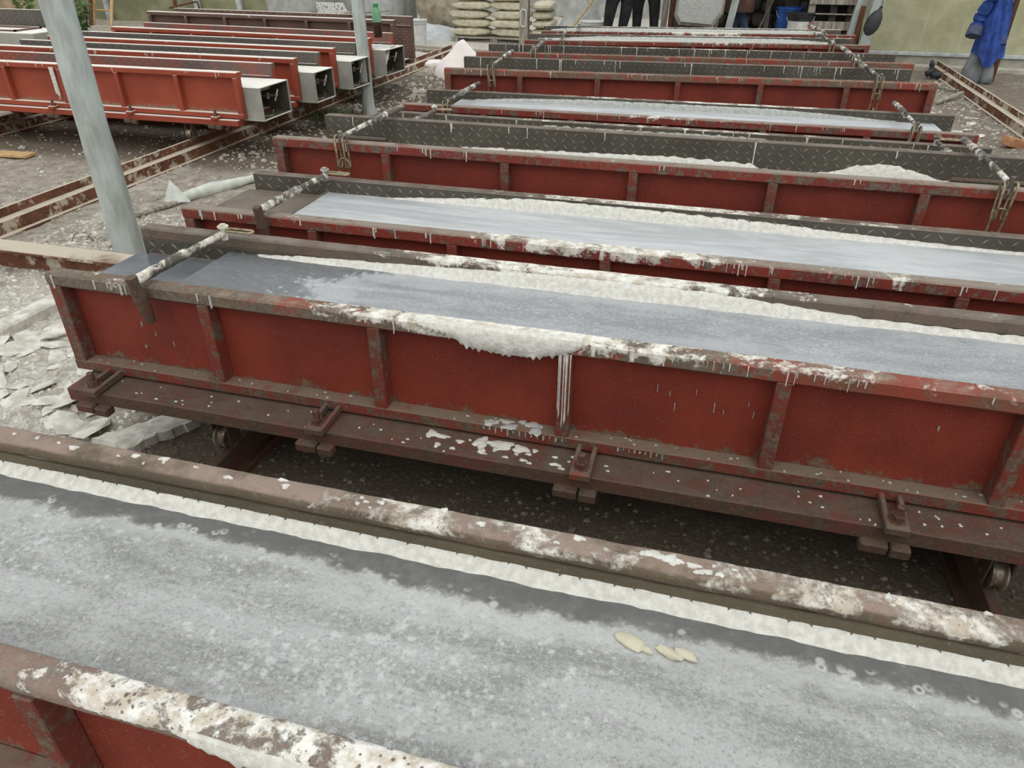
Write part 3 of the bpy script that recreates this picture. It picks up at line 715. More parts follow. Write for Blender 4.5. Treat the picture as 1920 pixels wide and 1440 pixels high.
# --- M1
m1 = mould('casting_mould', 'dark red mould with slotted clamps, front ribs and white slurry icicles on its near rail', X0, X1, 1.93, 1.93, .578, SH, dict(MAIN, seg=.015, amp=.0012, round=.007, box='wet_box', full=False, rail_back='dark_rail'), 2, wheels=WM,
           rods=(-1.87,), rod_style='spike', clamps=CLM, box_left=.42, box_x=.03, box_z=.69, rodz=.832,
           covF=cov_fn([(-2.3, .1), (-2.2, .34), (-2.0, .42), (-1.9, .2), (-1.5, .24), (-1.2, .36), (-.95, .46), (-.8, .56), (-.3, .56), (-.1, .46), (.1, .4), (.4, .38), (.8, .34)], .09, 6, 3),
           covB=cov_fn([(-2.3, .12), (-1.6, .2), (-1.2, .3), (-.9, .42), (-.3, .5), (.2, .42), (.5, .3), (1.2, .28)], .07, 6, 4),
           grF=cov_fn([(-2.3, .2), (-1.8, .16), (-1.3, .0), (-.9, .1), (.1, .08), (.3, -.12), (1.2, -.1)], .1, 5, 21), dripF=cov_fn([(-2.3, .1), (-1.9, .12), (-.9, .24), (-.7, .40), (-.3, .44), (-.1, .30), (.8, .22)], .05, 6, 3))
f1 = fill(m1, 'wet_concrete', 'blue grey wet slurry in the mould with slotted clamps', .735, 'slurry_front', -1.88, X1-.05, edge=.35, left=1.)
# --- M2
m2 = mould('casting_mould', 'second mould from the camera with front ribs, pale blue slurry level with its brim', X0, X1, 2.717, 2.717, .655, SH, MAINR, 3, wheels=WM,
           rods=(-1.87, 1.40), rod_style='spike', box_left=.42, box_x=.03, box_z=.72, clamps=CLM,
           covF=cov_fn([(-2.3, .24), (-1.8, .28), (-1.2, .3), (-.6, .48), (-.2, .5), (.2, .36), (1.2, .34)], .09, 6, 5),
           covB=cov_fn([(-2.3, .2), (-1.4, .24), (-.8, .38), (-.1, .5), (.4, .4), (1.2, .28)], .08, 6, 6), drips_front=26, drips_back=0,
           dripF=cov_fn([(-2.3, .16), (-.8, .2), (-.4, .36), (0, .3), (1.2, .2)], .05, 6, 3))
f2 = fill(m2, 'wet_concrete', 'smooth pale blue grey slurry with faint swirls in the second mould', .735, 'slurry_pale', -1.88, X1-.05)
# --- M3 tall, part filled
m3 = mould('casting_mould', 'tall part filled mould with bare checker plate showing and chains at both near corners', X0-.005, X1, 3.545, 3.56, .665, TL, MAINR, 4, wheels=WM,
           rods=(-1.88, 1.25), covF=cov_fn([(-2.3, .2), (-1, .26), (0, .3), (1.2, .24)], .08, 6, 7), covB=cov_fn([(-2.3, .2), (-1, .3), (0, .33), (1.2, .26)], .08, 6, 8), drips_front=8, drips_back=9)
f3 = fill(m3, 'wet_concrete', 'dull grey slurry low inside the tall part filled mould', .77, 'slurry_low', X0+.1, X1-.1)
# --- M3b
m4 = mould('casting_mould', 'low mould directly behind the tall checker plate mould, splashed with dried slurry', X0, X1, 4.40, 4.40, 0.62, SH, MAIND, 5, wheels=WM,
           rods=(-1.9, 1.27), rod_style='spike', covF=cov_fn([(-2.3, .3)], .1, 6, 9), covB=cov_fn([(-2.3, .2), (-1.4, .3), (-.5, .4), (.6, .36), (1.3, .24)], .08, 6, 10), drips_back=16)
f4 = fill(m4, 'wet_concrete', 'grey slurry in the low mould behind the tall checker plate mould', .66, 'slurry_low', X0+.1, X1-.1)
# --- M4
m5 = mould('casting_mould', 'mould in the middle of the main row, brimful of pale smooth slurry', X0, X1+.02, 5.26, 5.32, .66, SH, MAINR, 6, wheels=WM,
           rods=(-1.92, 1.24), covF=cov_fn([(-2.3, .18), (-1, .26), (-.3, .4), (.6, .3), (1.3, .2)], .08, 6, 11), covB=cov_fn([(-2.3, .2), (-1, .36), (0, .46), (.8, .4), (1.3, .2)], .08, 6, 12), drips_front=12)
f5 = fill(m5, 'wet_concrete', 'smooth pale slurry in the mould in the middle of the main row', .742, 'slurry_pale', -2.0, X1-.1)
# --- M5 tall
m6 = mould('casting_mould', 'tall brownish ribbed mould with long chains, just beyond the pale slurry', X0+.06, X1-.03, 6.10, 6.42, .76, TL, MAIND, 7, wheels=WM,
           rods=(-1.84, 1.15), covF=cov_fn([(-2.3, .2), (1.2, .26)], .08, 6, 13), covB=cov_fn([(-2.3, .2), (0, .3), (1.2, .24)], .08, 6, 14), drips_front=14, drips_back=22)
m7 = mould('casting_mould', 'tall dark mould right behind the chained ribbed one, white drips down its plate', X0, X1, 7.16, 7.50, .66, TL, MAIND, 8, wheels=WM,
           rods=(-1.75, 1.12), covF=cov_fn([(-2.3, .2), (1.2, .26)], .08, 6, 15), covB=cov_fn([(-2.3, .3), (0, .42), (1.2, .3)], .08, 6, 16), drips_front=6, drips_back=26)
m8 = mould('casting_mould', 'bright red railed mould, second last of the main row, heaped with grey slurry', -2.38, 1.61, 9.35, 10.01, .72, SH, dict(MAINR, rail='red_rail'), 9, wheels=(-1.72, 1.05),
           rods=(-1.95, 1.2), covF=cov_fn([(-2.3, .3), (-1, .24), (-.2, .42), (.4, .3), (1.3, .3)], .1, 6, 17), covB=cov_fn([(-2.3, .3), (0, .5), (1.2, .4)], .08, 6, 18), drips_front=20)
m9 = mould('casting_mould', 'farthest mould of the main row, grey with slurry in front of the workers', -2.42, 1.585, 10.40, 11.08, .70, SH, MAINR, 10, wheels=(-1.72, 1.05),
           rods=(-1.95, 1.2), covF=cov_fn([(-2.3, .3), (0, .5), (.5, .3), (1.2, .3)], .1, 6, 19), covB=cov_fn([(-2.3, .4), (0, .5), (1.2, .45)], .06, 6, 20), drips_front=12)
f6 = fill(m6, 'wet_concrete', 'slurry lying low in the tall chained ribbed mould', .55, 'slurry_low', X0+.2, X1-.2)
f7 = fill(m7, 'wet_concrete', 'slurry lying low in the tall dark mould behind the chains', .55, 'slurry_low', X0+.2, X1-.2)
f8 = fill(m8, 'wet_concrete', 'pale slurry in the second last mould of the main row', .755, 'slurry_low', -2.1, 1.3)
f9 = fill(m9, 'wet_concrete', 'pale slurry in the farthest mould of the main row', .755, 'slurry_low', -2.2, 1.4)

# --- dried slurry on the inner faces of the far walls, icicles, drips, splashes
def crust(md, x0, x1, z, pts, mat, seed, th=.012, jag=.006, foot=0.):
    fy = md['width']-.0655
    crust_strip(x0-md['xc'], x1-md['xc'], fy, z, lambda x: interp(x+md['xc'], pts), th, .02, seed, -1, jag, foot).build('dried_slurry', M[mat], md['back'], smooth=60, kind='stuff')
crust(m0, X0+.1, X1-.1, .710, [(-3, .736), (-1.5, .738), (3, .738)], 'white_crust', 11, .014, .003, .022)
crust(m1, -1.75, X1-.1, .728, [(-1.75, .738), (-1.5, .752), (-1.0, .768), (-.6, .785), (-.2, .79), (.1, .785), (.35, .77), (.6, .755), (1.2, .752)], 'white_crust', 12, .014, .006, .02)
crust(m2, -1.6, X1-.1, .730, [(-1.6, .732), (-1.4, .745), (-1.0, .775), (-.8, .79), (-.2, .785), (.3, .775), (.6, .76), (1.1, .745), (1.6, .74)], 'white_crust', 13, .014, .006, .01)
crust(m3, -1.6, 1.45, .765, [(-1.6, .765), (-1.4, .80), (-1.1, .806), (-.6, .815), (-.2, .825), (.2, .815), (.33, .785), (.5, .785), (.62, .80), (.75, .845), (.9, .86), (1.0, .84), (1.15, .80), (1.4, .77)], 'white_crust', 14, .02, .012)
crust(m4, -1.7, 1.4, .655, [(-1.7, .66), (-1.4, .74), (-1.1, .775), (-.4, .775), (-.1, .78), (.3, .775), (.55, .73), (.75, .72), (.95, .77), (1.05, .72), (1.25, .70), (1.4, .66)], 'grey_crust', 15, .02, .01)
crust(m5, -1.95, 1.3, .738, [(-1.95, .74), (-1.6, .765), (-1.0, .785), (.4, .786), (.8, .77), (1.3, .742)], 'grey_crust', 16, .016, .006)
crust(m8, -2.3, 1.35, .75, [(-2.3, .752), (-2.0, .762), (-1.5, .787), (.8, .785), (1.2, .765), (1.35, .755)], 'grey_crust', 17, .05, .006)
crust(m9, -2.35, 1.4, .75, [(-2.35, .76), (-2.0, .787), (1.2, .787), (1.4, .77)], 'grey_crust', 18, .05, .006)

r1 = random.Random(31)
hanging_crust(-.84-m1['xc'], -.30-m1['xc'], -.001, SH-.002, lambda x: interp(x+m1['xc'], [(-.84, .775), (-.74, .765), (-.68, .735), (-.6, .728), (-.5, .722), (-.42, .725), (-.3, .735)]), .011, .01, 5).build('slurry_icicles', M['white_crust'], m1['front'], smooth=50, kind='stuff')
xs = [x+r1.uniform(-.03, .03) for x in (-2.24, -2.06, -2.02, -1.98, -1.95, -1.93, -1.64, -1.62, -1.0, -.98, -.93, -.9, -.87, -.83, -.2, -.18, .0, .02, .05, .1, .14, .15, .2, .3, .32, .34, .37, .4, .44, .47, .52, .85, .9)]
d = drips_mesh([x-m1['xc'] for x in xs], r1, SH-.003, 0, (.02, .055), (.002, .005)); d.build('dried_drips', M['white_crust'], m1['front'], smooth=True, kind='stuff')
# streaks on the recessed panels of M1 and the coated rib
pan = drips_mesh([x-m1['xc'] for x in (-1.98, -1.93, -1.86, -.06, -.02, .0, .06, .12, .15, .22, .24, .75, -1.99)], r1, 0, .0575, (.015, .04), (.002, .004))
for i in range(len(pan.v)):
    g = i//20; pan.v[i] = (pan.v[i][0], pan.v[i][1], pan.v[i][2]+[.62, .58, .55, .66, .64, .6, .66, .62, .60, .64, .61, .65, .52][g])
pan.build('paint_runs', M['grey_crust'], m1['front'], smooth=True, kind='stuff')
ribx = -2.3+3.9*3/6
rb = drips_mesh([ribx-m1['xc']+q for q in (-.018, -.013, -.002, .006, .018)], r1, .755, .0, (.22, .32), (.002, .0065)); rb.build('dried_drips', M['white_crust'], m1['front'], smooth=True, kind='stuff')
# splats on the chassis beam and lower rail of M1
sp = [(r1.gauss(-.52, .16), 1.93-r1.uniform(.02, .11), .3855, r1.uniform(.006, .016)) for _ in range(22)]
sp += [(-.62, 1.93-.035, .3855, .035), (-.55, 1.93-.03, .3855, .04), (-.48, 1.93-.035, .3855, .03), (-.80, 1.93-.03, .3855, .026), (-.76, 1.93-.035, .3855, .02)]
sp += [(r1.uniform(-2.2, 1.2), 1.93-r1.uniform(.015, .115), .3855, r1.uniform(.002, .006)) for _ in range(70)]
splats_mesh([(x-m1['xc'], y-1.93, z, r) for x, y, z, r in sp], r1).build('slurry_splashes', M['white_crust'], m1['root'], smooth=True, kind='stuff')
sp = [(-.52+r1.uniform(-.1, .1), 1.93+r1.uniform(.004, .05), ZB+.0425, r1.uniform(.012, .03)) for _ in range(9)]+[(r1.uniform(-2.2, 1.2), 1.93+r1.uniform(.005, .05), ZB+.0425, r1.uniform(.002, .006)) for _ in range(50)]
splats_mesh([(x-m1['xc'], y-1.93, z, r) for x, y, z, r in sp], r1).build('slurry_splashes', M['grey_crust'], m1['front'], smooth=True, kind='stuff')
drips_mesh([-.62-m1['xc']+i*.021 for i in range(14)]+[-.16-m1['xc']+i*.018 for i in range(9)], r1, ZB+.04, -.0, (.012, .034), (.003, .008)).build('dried_drips', M['grey_crust'], m1['front'], smooth=True, kind='stuff')
# splats on the nearest mould's rails
sp = [(r1.uniform(-1.6, 1.2), .60-.0325+r1.uniform(-.02, .02), SH+.001, r1.uniform(.003, .012)) for _ in range(46)]+[(.0, .575, SH+.0, .02), (.035, .57, SH+.0, .018), (.08, .565, SH+.0, .012), (-1.5, .57, SH+.001, .006), (-1.22, .57, SH+.001, .006)]
splats_mesh([(x-m0['xc'], y, z, r) for x, y, z, r in sp], r1).build('slurry_splashes', M['white_crust'], m0['back'], smooth=True, kind='stuff')
hanging_crust(-.66-m0['xc'], .6-m0['xc'], -.002, SH-.010, lambda x: .735, .012, .012, 9).build('slurry_icicles', M['white_crust'], m0['front'], smooth=50, kind='stuff')
# scraps of dried crust floating on the nearest slurry
for (x, y, l, lab) in ((-.02, .42, .034, 'longest tan crust flake floating on the nearest slurry'), (.012, .408, .016, 'small round tan crust flake beside the longest one on the nearest slurry'), (.055, .412, .026, 'tan crust flake in the middle of the floating group on the nearest slurry'), (.085, .416, .024, 'rightmost tan crust flake floating on the nearest slurry')):
    bm = bmesh.new(); bmesh.ops.create_icosphere(bm, subdivisions=2, radius=1)
    for v in bm.verts: v.co *= 1+.35*mnoise.noise(v.co*2.2+Vector((x*90, 0, 0)))
    me = MB().bm(bm).mesh('crust_flake', M['sack'], 40)
    o = link('crust_flake', me, None, (x, .515+y, .72), (0, 0, -.35), label=lab, cat='flake', group='crust flakes on the nearest slurry'); o.scale = (l, l*.45, .006)

# --- left pack, empty moulds
ll = ['frontmost of the left moulds, bright red ribs and a white topped end box', 'second left mould with red checkered inner plate hidden behind the front one', 'third left mould with a dark inner plate', 'fourth left mould with a rag on its end box']
LM = []
for i, (xr, yl, yr, wd, st, zt, lb) in enumerate((
        (-4.28, 6.15, 6.17, .66, LEFT, SH, ll[0]), (-4.235, 7.15, 7.12, .56, LEFTD, SH, 'second mould of the left pack, bright red with dark checkered inner plate'),
        (-4.23, 8.06, 7.96, .60, LEFTD, SH, 'third mould of the left pack, dark inner plate and grey end box with crank'), (-4.25, 9.19, 8.95, .68, LEFT, SH, 'fourth mould of the left pack with a white rag over its end box'),
        (-4.27, 9.99, 9.78, .62, LEFTB, TL, 'tall brown ribbed mould at the back of the left pack'))):
    xl = xr-3.96
    LM.append(mould('casting_mould', lb, xl, xr, yl, yr, wd, zt, st, 40+i, wheels=WL, box_right=.75 if i < 4 else False, box_z=.665,
                    clamps=(-7.3, -6.41, -5.5, -4.56) if i == 0 else (), drips_front=10 if i < 2 else 0,
                    covF=cov_fn([(-9, .2), (-6.6, .3), (-6.4, .36), (-6.2, .25), (-4, .22)], .08, 5, 30+i)))
# white coated rib on the frontmost left mould
drips_mesh([-6.33-LM[0]['xc']+q for q in (-.02, -.01, 0, .01, .02)], r1, .77, .0, (.25, .32), (.006, .012)).build('dried_drips', M['white_crust'], LM[0]['front'], smooth=True, kind='stuff')
# --- far left mould: only its back wall and a core box
fl = mould('casting_mould', 'dark checker plate mould at the far left edge beside the plants', -13.2, -9.26, 8.98, 9.02, .75, TL, dict(LEFTD, rail='brown_wall', chassis='brown_wall', low='brown_wall', panel='brown_wall', rib='brown_wall', rail_back='dark_clean_plate'), 60, front=False, wheels=False)
m = MB(); m.box(-13.2, -9.36, 8.98, 9.66, .40, .70, c=.008); m.build('concrete_slab', M['box_grey'], label='grey slab with a white dusty top at the far left', cat='slab')
m = MB()
for (a, b, c, d_) in ((-11.3, -9.75, 9.08, 9.11), (-11.3, -9.75, 9.52, 9.55), (-9.78, -9.75, 9.08, 9.55), (-11.3, -11.27, 9.08, 9.55)): m.box(a, b, c, d_, .70, .725)
m.build('steel_frame', M['brown_wall'], label='flat brown rectangular frame lying on the white slab at far left', cat='frame')
for sx in (-12.6, -9.9):
    for sy in (9.1, 9.55): MB().box(sx-.06, sx+.06, sy-.06, sy+.06, -.02, .335).build('foot', M['brown_wood'], fl['root']).matrix_parent_inverse = fl['root'].matrix_world.inverted()


# ------------------------------------------------------------------ posts
def post(name, label, x, y, r, h, lean=(0, 0), mat='post_paint', n=14, taper=.9, foot=0.):
    m = MB(); k = 26; pts = []; rad = []
    for i in range(k+1):
        q = i/k; pts.append((lean[0]*q*h+.006*nz(q*5, x, 0), lean[1]*q*h+.006*nz(q*5, y, 3), -.05+(h+.05)*q))
        rad.append(r*(1-(1-taper)*q)*(1+.05*nz(q*9, x, 2))+foot*max(0, 1-q*h/.25)**2)
    m.tube(pts, rad, n)
    for i, v in enumerate(m.v):
        d = .004*fr(v[0]*9, v[1]*9, v[2]*4, 4, 2); m.v[i] = (v[0]+d, v[1]+d, v[2])
    return m.build(name, M[mat], smooth=50, loc=(x, y, 0), label=label, cat='post')
post('support_pole', 'thick whitewashed round pole standing beside the steel beam at left', -3.735, 3.83, .094, 3.2, (-.012, .0), foot=.02)
post('support_pole', 'whitewashed pole standing in front of the left moulds', -4.13, 8.52, .076, 3.2, (-.008, 0), foot=.015)

def square_post(name, label, x, y, w_, h, lean=(0, 0), mat='grey_wood', d=None):
    d = d or w_; m = MB(); m.box(-w_/2, w_/2, -d/2, d/2, -.03, h, c=.006)
    for i, v in enumerate(m.v): m.v[i] = (v[0]+lean[0]*v[2], v[1]+lean[1]*v[2], v[2])
    return m.build(name, M[mat], loc=(x, y, 0), label=label, cat='post')

# pixel on the photograph -> point at a given depth plane, used to place the background things where they stand
def at(px, py, Y):
    dd = fw+rt*((px-960)/FPX)-up*((py-720)/FPX); t = Y/dd.y
    return Vector((dd.x*t, Y, CAM_H+dd.z*t))

# ------------------------------------------------------------------ cement bags on a pallet
def sack_mesh(key, L, W, H, seed, mat):
    bm = bmesh.new(); bmesh.ops.create_cube(bm, size=2); bmesh.ops.subdivide_edges(bm, edges=bm.edges[:], cuts=7, use_grid_fill=True)
    for v in bm.verts:
        x, y, z = v.co
        k = (1-abs(x)**5)*.5+.5; ky = (1-abs(y)**4)*.45+.55
        zz = z*ky*(1-abs(x)**4*.72)
        xx = x*(1-.07*abs(y)**3); yy = y*(1-.16*abs(x)**4)
        p = Vector((xx*L/2, yy*W/2, zz*H/2)); d = fr(xx*2+seed, yy*2, zz, 1.4, 3)*.015
        p += Vector((d*.5, d*.6, d*.8-.006*abs(math.sin(6*xx+seed)))); v.co = p
    return MB().bm(bm).mesh('cement_bag', M[mat], True)
PB = at(848, 76, 15.9)
pal = empty('pallet', (PB.x+.95, 16.25, 0), label='low wooden pallet under the stack of cement bags', cat='pallet')
for yy in (-.42, -.14, .14, .42): MB().box(-.95, 1.15, yy-.06, yy+.06, .075, .095).build('slat', M['grey_wood'], pal)
for xx in (-.85, 0, .95):
    for yy in (-.42, 0, .42): MB().box(xx-.07, xx+.07, yy-.05, yy+.05, -.01, .075).build('block', M['grey_wood'], pal)
names = ('bottom', 'second', 'third', 'fourth', 'top')
rb_ = random.Random(9)
for k in range(5):
    z = .095+.085+k*.165
    for c, (cx, cy, rot, lab) in enumerate(((0.38, 0, 0, 'left'), (1.24, .02, 0, 'middle'), (1.88, .25, PI/2, 'right, crosswise'))):
        if c == 2 and k == 4: continue
        me = sack_mesh('b', .86, .5 if c < 2 else .42, .17, k*3+c, 'sack')
        link('cement_bag', me, None, (PB.x+cx+rb_.uniform(-.04, .05)*(k > 0), 16.15+cy+rb_.uniform(-.04, .04), z), (0, math.radians(rb_.uniform(-1.5, 1.5)), rot+math.radians(rb_.uniform(-4, 4))),
             label='beige cement bag, %s layer of the stack, %s' % (names[k], lab), cat='bag', group='cement bags stacked on the pallet')

# ------------------------------------------------------------------ big bulk bags along the back
def big_bag(px0, px1, Y, mat, label, h=1.25, base_py=None, tilt=0., hang=0.):
    a, b = at(px0, 30, Y), at(px1, 30, Y); wd = (b.x-a.x); cx = (a.x+b.x)/2
    bm = bmesh.new(); bmesh.ops.create_cube(bm, size=2); bmesh.ops.subdivide_edges(bm, edges=bm.edges[:], cuts=8, use_grid_fill=True)
    for v in bm.verts:
        x, y, z = v.co; rr_ = max(abs(x), abs(y)); ln = math.hypot(x, y)
        k = (rr_/ln*.45+.55) if ln > 1e-4 else 1
        bul = 1-.22*abs(z)**3
        p = Vector((x*k*bul*wd/2, y*k*bul*wd/2, (z+1)*h/2))
        p += Vector((1, 1, 0))*.03*fr(x*2+px0, y*2, z*2, 1, 3)
        v.co = p
    r = empty('bulk_bag', (cx, Y+wd*.45, hang-.02), 0, label=label, cat='bulk bag')
    MB().bm(bm).build('bag_body', M[mat], r, smooth=True)
    for sx in (-.3, .3):
        mm = MB(); mm.tube([(sx*wd, -.2*wd, h*.96), (sx*wd*.9, -.1*wd, h*1.12), (sx*wd, .1*wd, h*1.12), (sx*wd, .2*wd, h*.96)], .02, 6); mm.build('lifting_loop', M[mat], r)
    r.rotation_euler = (0, tilt, 0)
big_bag(497, 590, 17.0, 'big_bag', 'grey bulk bag beside the ribbed sheet wall, leftmost of the row')
big_bag(590, 668, 18.6, 'big_bag', 'grey bulk bag behind the speckled white board')
big_bag(664, 738, 17.0, 'big_bag', 'grey bulk bag directly behind the thin whitewashed pole')
big_bag(734, 772, 18.3, 'big_bag', 'small dim bulk bag set back in the row')
big_bag(772, 880, 17.6, 'dirty_bag', 'tan stained bulk bag left of the cement bag stack', tilt=.05, hang=.12)

# heaps of powder
def heap(name, x, y, rx, ry, h, mat, label, seed=0, cat='powder'):
    n, k = 40, 12; m = MB(); m.v.append((x, y, h))
    for j in range(1, k+1):
        q = j/k
        for i in range(n):
            a = 2*PI*i/n; s = 1+.22*nz(math.cos(a)*1.5, math.sin(a)*1.5, seed)
            z = h*(math.cos(PI*q)*.5+.5)*(1+.25*fr(math.cos(a)*q*2, math.sin(a)*q*2, seed+3, 1.5, 4)) - (.03 if j == k else 0)
            m.v.append((x+rx*s*q*math.cos(a), y+ry*s*q*math.sin(a), z))
    m.f = [(0, 1+i, 1+(i+1) % n) for i in range(n)]+[(1+j*n+i, 1+(j+1)*n+i, 1+(j+1)*n+(i+1) % n, 1+j*n+(i+1) % n) for j in range(k-1) for i in range(n)]
    m.m = [0]*len(m.f); return m.build(name, M[mat], smooth=True, parent=FLOOR if h < .5 else None, label=label, cat=cat if h >= .5 else None, kind='stuff' if h < .5 else None)
heap('powder_heap', -6.35, 16.6, 1.1, 1.2, .24, 'powder', 'spilled pale grey powder between the bulk bags and cement bags', 1)
heap('powder_heap', -1.3, 17.8, 3.2, 2.2, .20, 'powder', 'pale grey powder covering the floor behind the workers', 5)
heap('powder_heap', -2.9, 15.8, .75, .7, .95, 'sheet_grey', 'steep grey heap under a sheet right of the cement bags', 9, 'heap')

# ------------------------------------------------------------------ buckets, bottle, small background things
def bucket(x, y, r, h, mat, label, rim='plastic_white', z=0., name='bucket'):
    b = empty(name, (x, y, z), 0, label=label, cat='bucket')
    m = MB(); m.lathe([(r*.82, 0), (r*.98, h*.86), (r*.98, h), (r*.92, h), (r*.9, h*.88), (r*.76, .02), (.001, .02)], 24); m.build('body', M[mat], b, smooth=40)
    m = MB(); m.lathe([(r*.97, h*.86), (r*1.05, h*.86), (r*1.06, h*.9), (r*.98, h*.9)], 24); m.lathe([(r*.98, h*.97), (r*1.05, h*.97), (r*1.05, h*1.01), (r*.98, h*1.01)], 24); m.build('rim', M[rim], b, smooth=40)
    pts = [(r*1.03*math.cos(t), -.15*r-r*.5*math.sin(t), h*.88-r*.75*math.sin(t)) for t in np.linspace(0, PI, 12)]
    MB().tube(pts, .006, 6).build('wire_handle', M['galv'], b); return b
p = at(779, 78, 15.3); bucket(-6.15, 15.25, .21, .44, 'plastic_white', 'white plastic bucket with a stick in it, right of the left moulds')
MB().tube([(-6.1, 15.2, .1), (-6.02, 15.18, .58)], .012, 6).build('stick', M['grey_wood'], label='thin stick standing in the white bucket by the left moulds', cat='stick')
bucket(-2.28, 13.6, .21, .36, 'plastic_white', 'white bucket by the left boot of the workers', z=.29)
MB().box(-2.6, -1.95, 13.3, 13.9, -.02, .29, c=.01).build('crate', M['grey_wood'], label='low grey crate under the white bucket behind the far mould', cat='crate')
MB().tube([(-2.62, 13.35, .5), (-2.2, 13.5, 1.05)], .018, 7).build('tool_handle', M['pale_wood'], label='pale wooden handle leaning beside the white bucket', cat='tool')
bucket(.98, 14.9, .22, .46, 'plastic_blue', 'blue bucket in the dark shed', 'plastic_blue', z=.38)
bucket(1.13, 14.42, .215, .42, 'plastic_black', 'black bucket with a white and red label beside the blue one', 'plastic_black', z=.38)
MB().box(.7, 1.38, 14.15, 15.2, -.02, .38, c=.01).build('plinth_block', M['shed_stone'], label='low stone block carrying the two buckets in the shed', cat='block')
m = MB()
for k in range(9):
    a0, a1 = [-PI*.9+PI*.62*q/9 for q in (k, k+1)]
    m.add([(.207*math.cos(a), .207*math.sin(a), z) for a in (a0, a1) for z in (.1, .3)], [(0, 1, 3, 2)], 0)
m.build('label_print', M['plastic_white'], bpy.data.objects['bucket.003'])
m = MB()
for k in range(3):
    a0, a1 = [-PI*.28+PI*.16*q/3 for q in (k, k+1)]
    m.add([(.208*math.cos(a), .208*math.sin(a), z) for a in (a0, a1) for z in (.1, .29)], [(0, 1, 3, 2)], 0)
m.build('label_print', simple('label_red', lin((206, 120, 104)), lin((196, 108, 92)), 12), bpy.data.objects['bucket.003'])
# bottle on the end box of the fourth left mould
bt = empty('bottle', (-4.19, 9.1, .80), 0, label='green plastic bottle of dark liquid on a rail behind the thin pole', cat='bottle')
MB().lathe([(.001, 0), (.052, 0), (.055, .01), (.055, .17), (.001, .17)], 16).build('liquid', M['bottle_dark'], bt, smooth=40)
MB().lathe([(.055, .17), (.056, .25), (.05, .29), (.03, .33), (.03, .335)], 16).build('body', M['bottle_green'], bt, smooth=40)
MB().lathe([(.034, .335), (.034, .37), (.001, .372)], 16).build('cap', M['cap_green'], bt, smooth=40)
# rag on the fourth end box
def cloth(name, fn, nu, nv, mat, label, cat, th=.006, parent=None):
    m = MB(); g = [[Vector(fn(i/nu, j/nv)) for i in range(nu+1)] for j in range(nv+1)]
    for j in range(nv+1):
        for i in range(nu+1): m.v.append(g[j][i])
    w_ = nu+1; N = len(m.v)
    nrm = []
    for j in range(nv+1):
        for i in range(nu+1):
            du = g[j][min(i+1, nu)]-g[j][max(i-1, 0)]; dv = g[min(j+1, nv)][i]-g[max(j-1, 0)][i]; nrm.append(du.cross(dv).normalized())
    m.v += [m.v[q]+nrm[q]*th for q in range(N)]
    for j in range(nv):
        for i in range(nu):
            a = j*w_+i; m.f.append((a, a+1, a+1+w_, a+w_)); m.f.append((N+a, N+a+w_, N+a+1+w_, N+a+1))
    ring = [i for i in range(w_)]+[j*w_+nu for j in range(1, nv+1)]+[nv*w_+i for i in range(nu-1, -1, -1)]+[j*w_ for j in range(nv-1, 0, -1)]
    k = len(ring); m.f += [(ring[i], ring[(i+1) % k], N+ring[(i+1) % k], N+ring[i]) for i in range(k)]; m.m = [0]*len(m.f)
    m.v = [tuple(v) for v in m.v]
    return m.build(name, M[mat], parent, smooth=60, label=label, cat=cat)
def rag(u, v):
    x = -4.45+u*.36; y = 9.05+v*.36
    z = .674+.012*max(0, nz(u*4, v*4, 1))
    if x > -4.08: z -= (x+4.08)*0
    if v < .5 and u > .55: x = min(x, -4.07+.02); z -= (u-.55)*.45*(1-v*2)
    return (x, y, z)
cloth('rag', rag, 16, 14, 'plastic_white', 'crumpled white rag over the fourth left end box', 'rag')
# speckled board and stick on the tall brown mould
m = MB(); m.box(-.30, .30, -.02, .02, 0, .17, c=.004); m.xform(Matrix.Shear('XY', 4, (0, 0)) if 0 else Matrix.Identity(4))
for i, v in enumerate(m.v):
    if v[2] > .1 and v[0] > 0: m.v[i] = (v[0]-.08, v[1], v[2])
q = at(624, 25, 13.2); m.build('speckled_board', M['speckle'], loc=(q.x, 13.2, q.z), label='white board with black speckles standing behind the tall brown mould', cat='board')
MB().box(q.x-.5, q.x+.5, 13.0, 13.5, -.02, q.z, c=.01).build('crate', M['brown_wood'], label='brown crate carrying the speckled board behind the left moulds', cat='crate')
MB().tube([(-5.25, 10.34, .955), (-4.95, 10.38, .96), (-4.55, 10.4, 1.0)], [.012, .015, .013], 7).build('stick', M['grey_wood'], label='pale stick lying on the tall brown mould', cat='stick')
# bent pipe hooked on the tall brown mould
MB().tube([at(318, 15, 10.6), at(345, 8, 10.6), at(369, 3, 10.6), at(373, 14, 10.6), at(373, 18, 10.6)], .014, 7).build('bent_pipe', M['brown_wood'], label='thin bent pipe above the left end of the tall brown mould', cat='pipe')

# ladder against the left wall
def ladder():
    base = at(178, 55, 16.4); r = empty('ladder', (base.x, 16.4, 0), 0, label='pale wooden ladder leaning on the left sheet wall', cat='ladder')
    lean = .42; wd = .52; H = 2.7
    for sx in (0, wd): 
        m = MB(); m.box(sx-.035, sx+.035, -.02, .02, 0, H, c=.004); m.xform(Matrix.Shear('XY', 4, (0, 0)) if 0 else Matrix.Identity(4))
        m.v = [(v[0], v[1]+v[2]*lean, v[2]) for v in m.v]; m.build('rail', M['pale_wood'], r)
    for k in range(7):
        z = .32+.36*k; MB().tube([(-.03, z*lean, z), (wd+.03, z*lean, z)], .02, 8).build('rung', M['pale_wood'], r)
ladder()
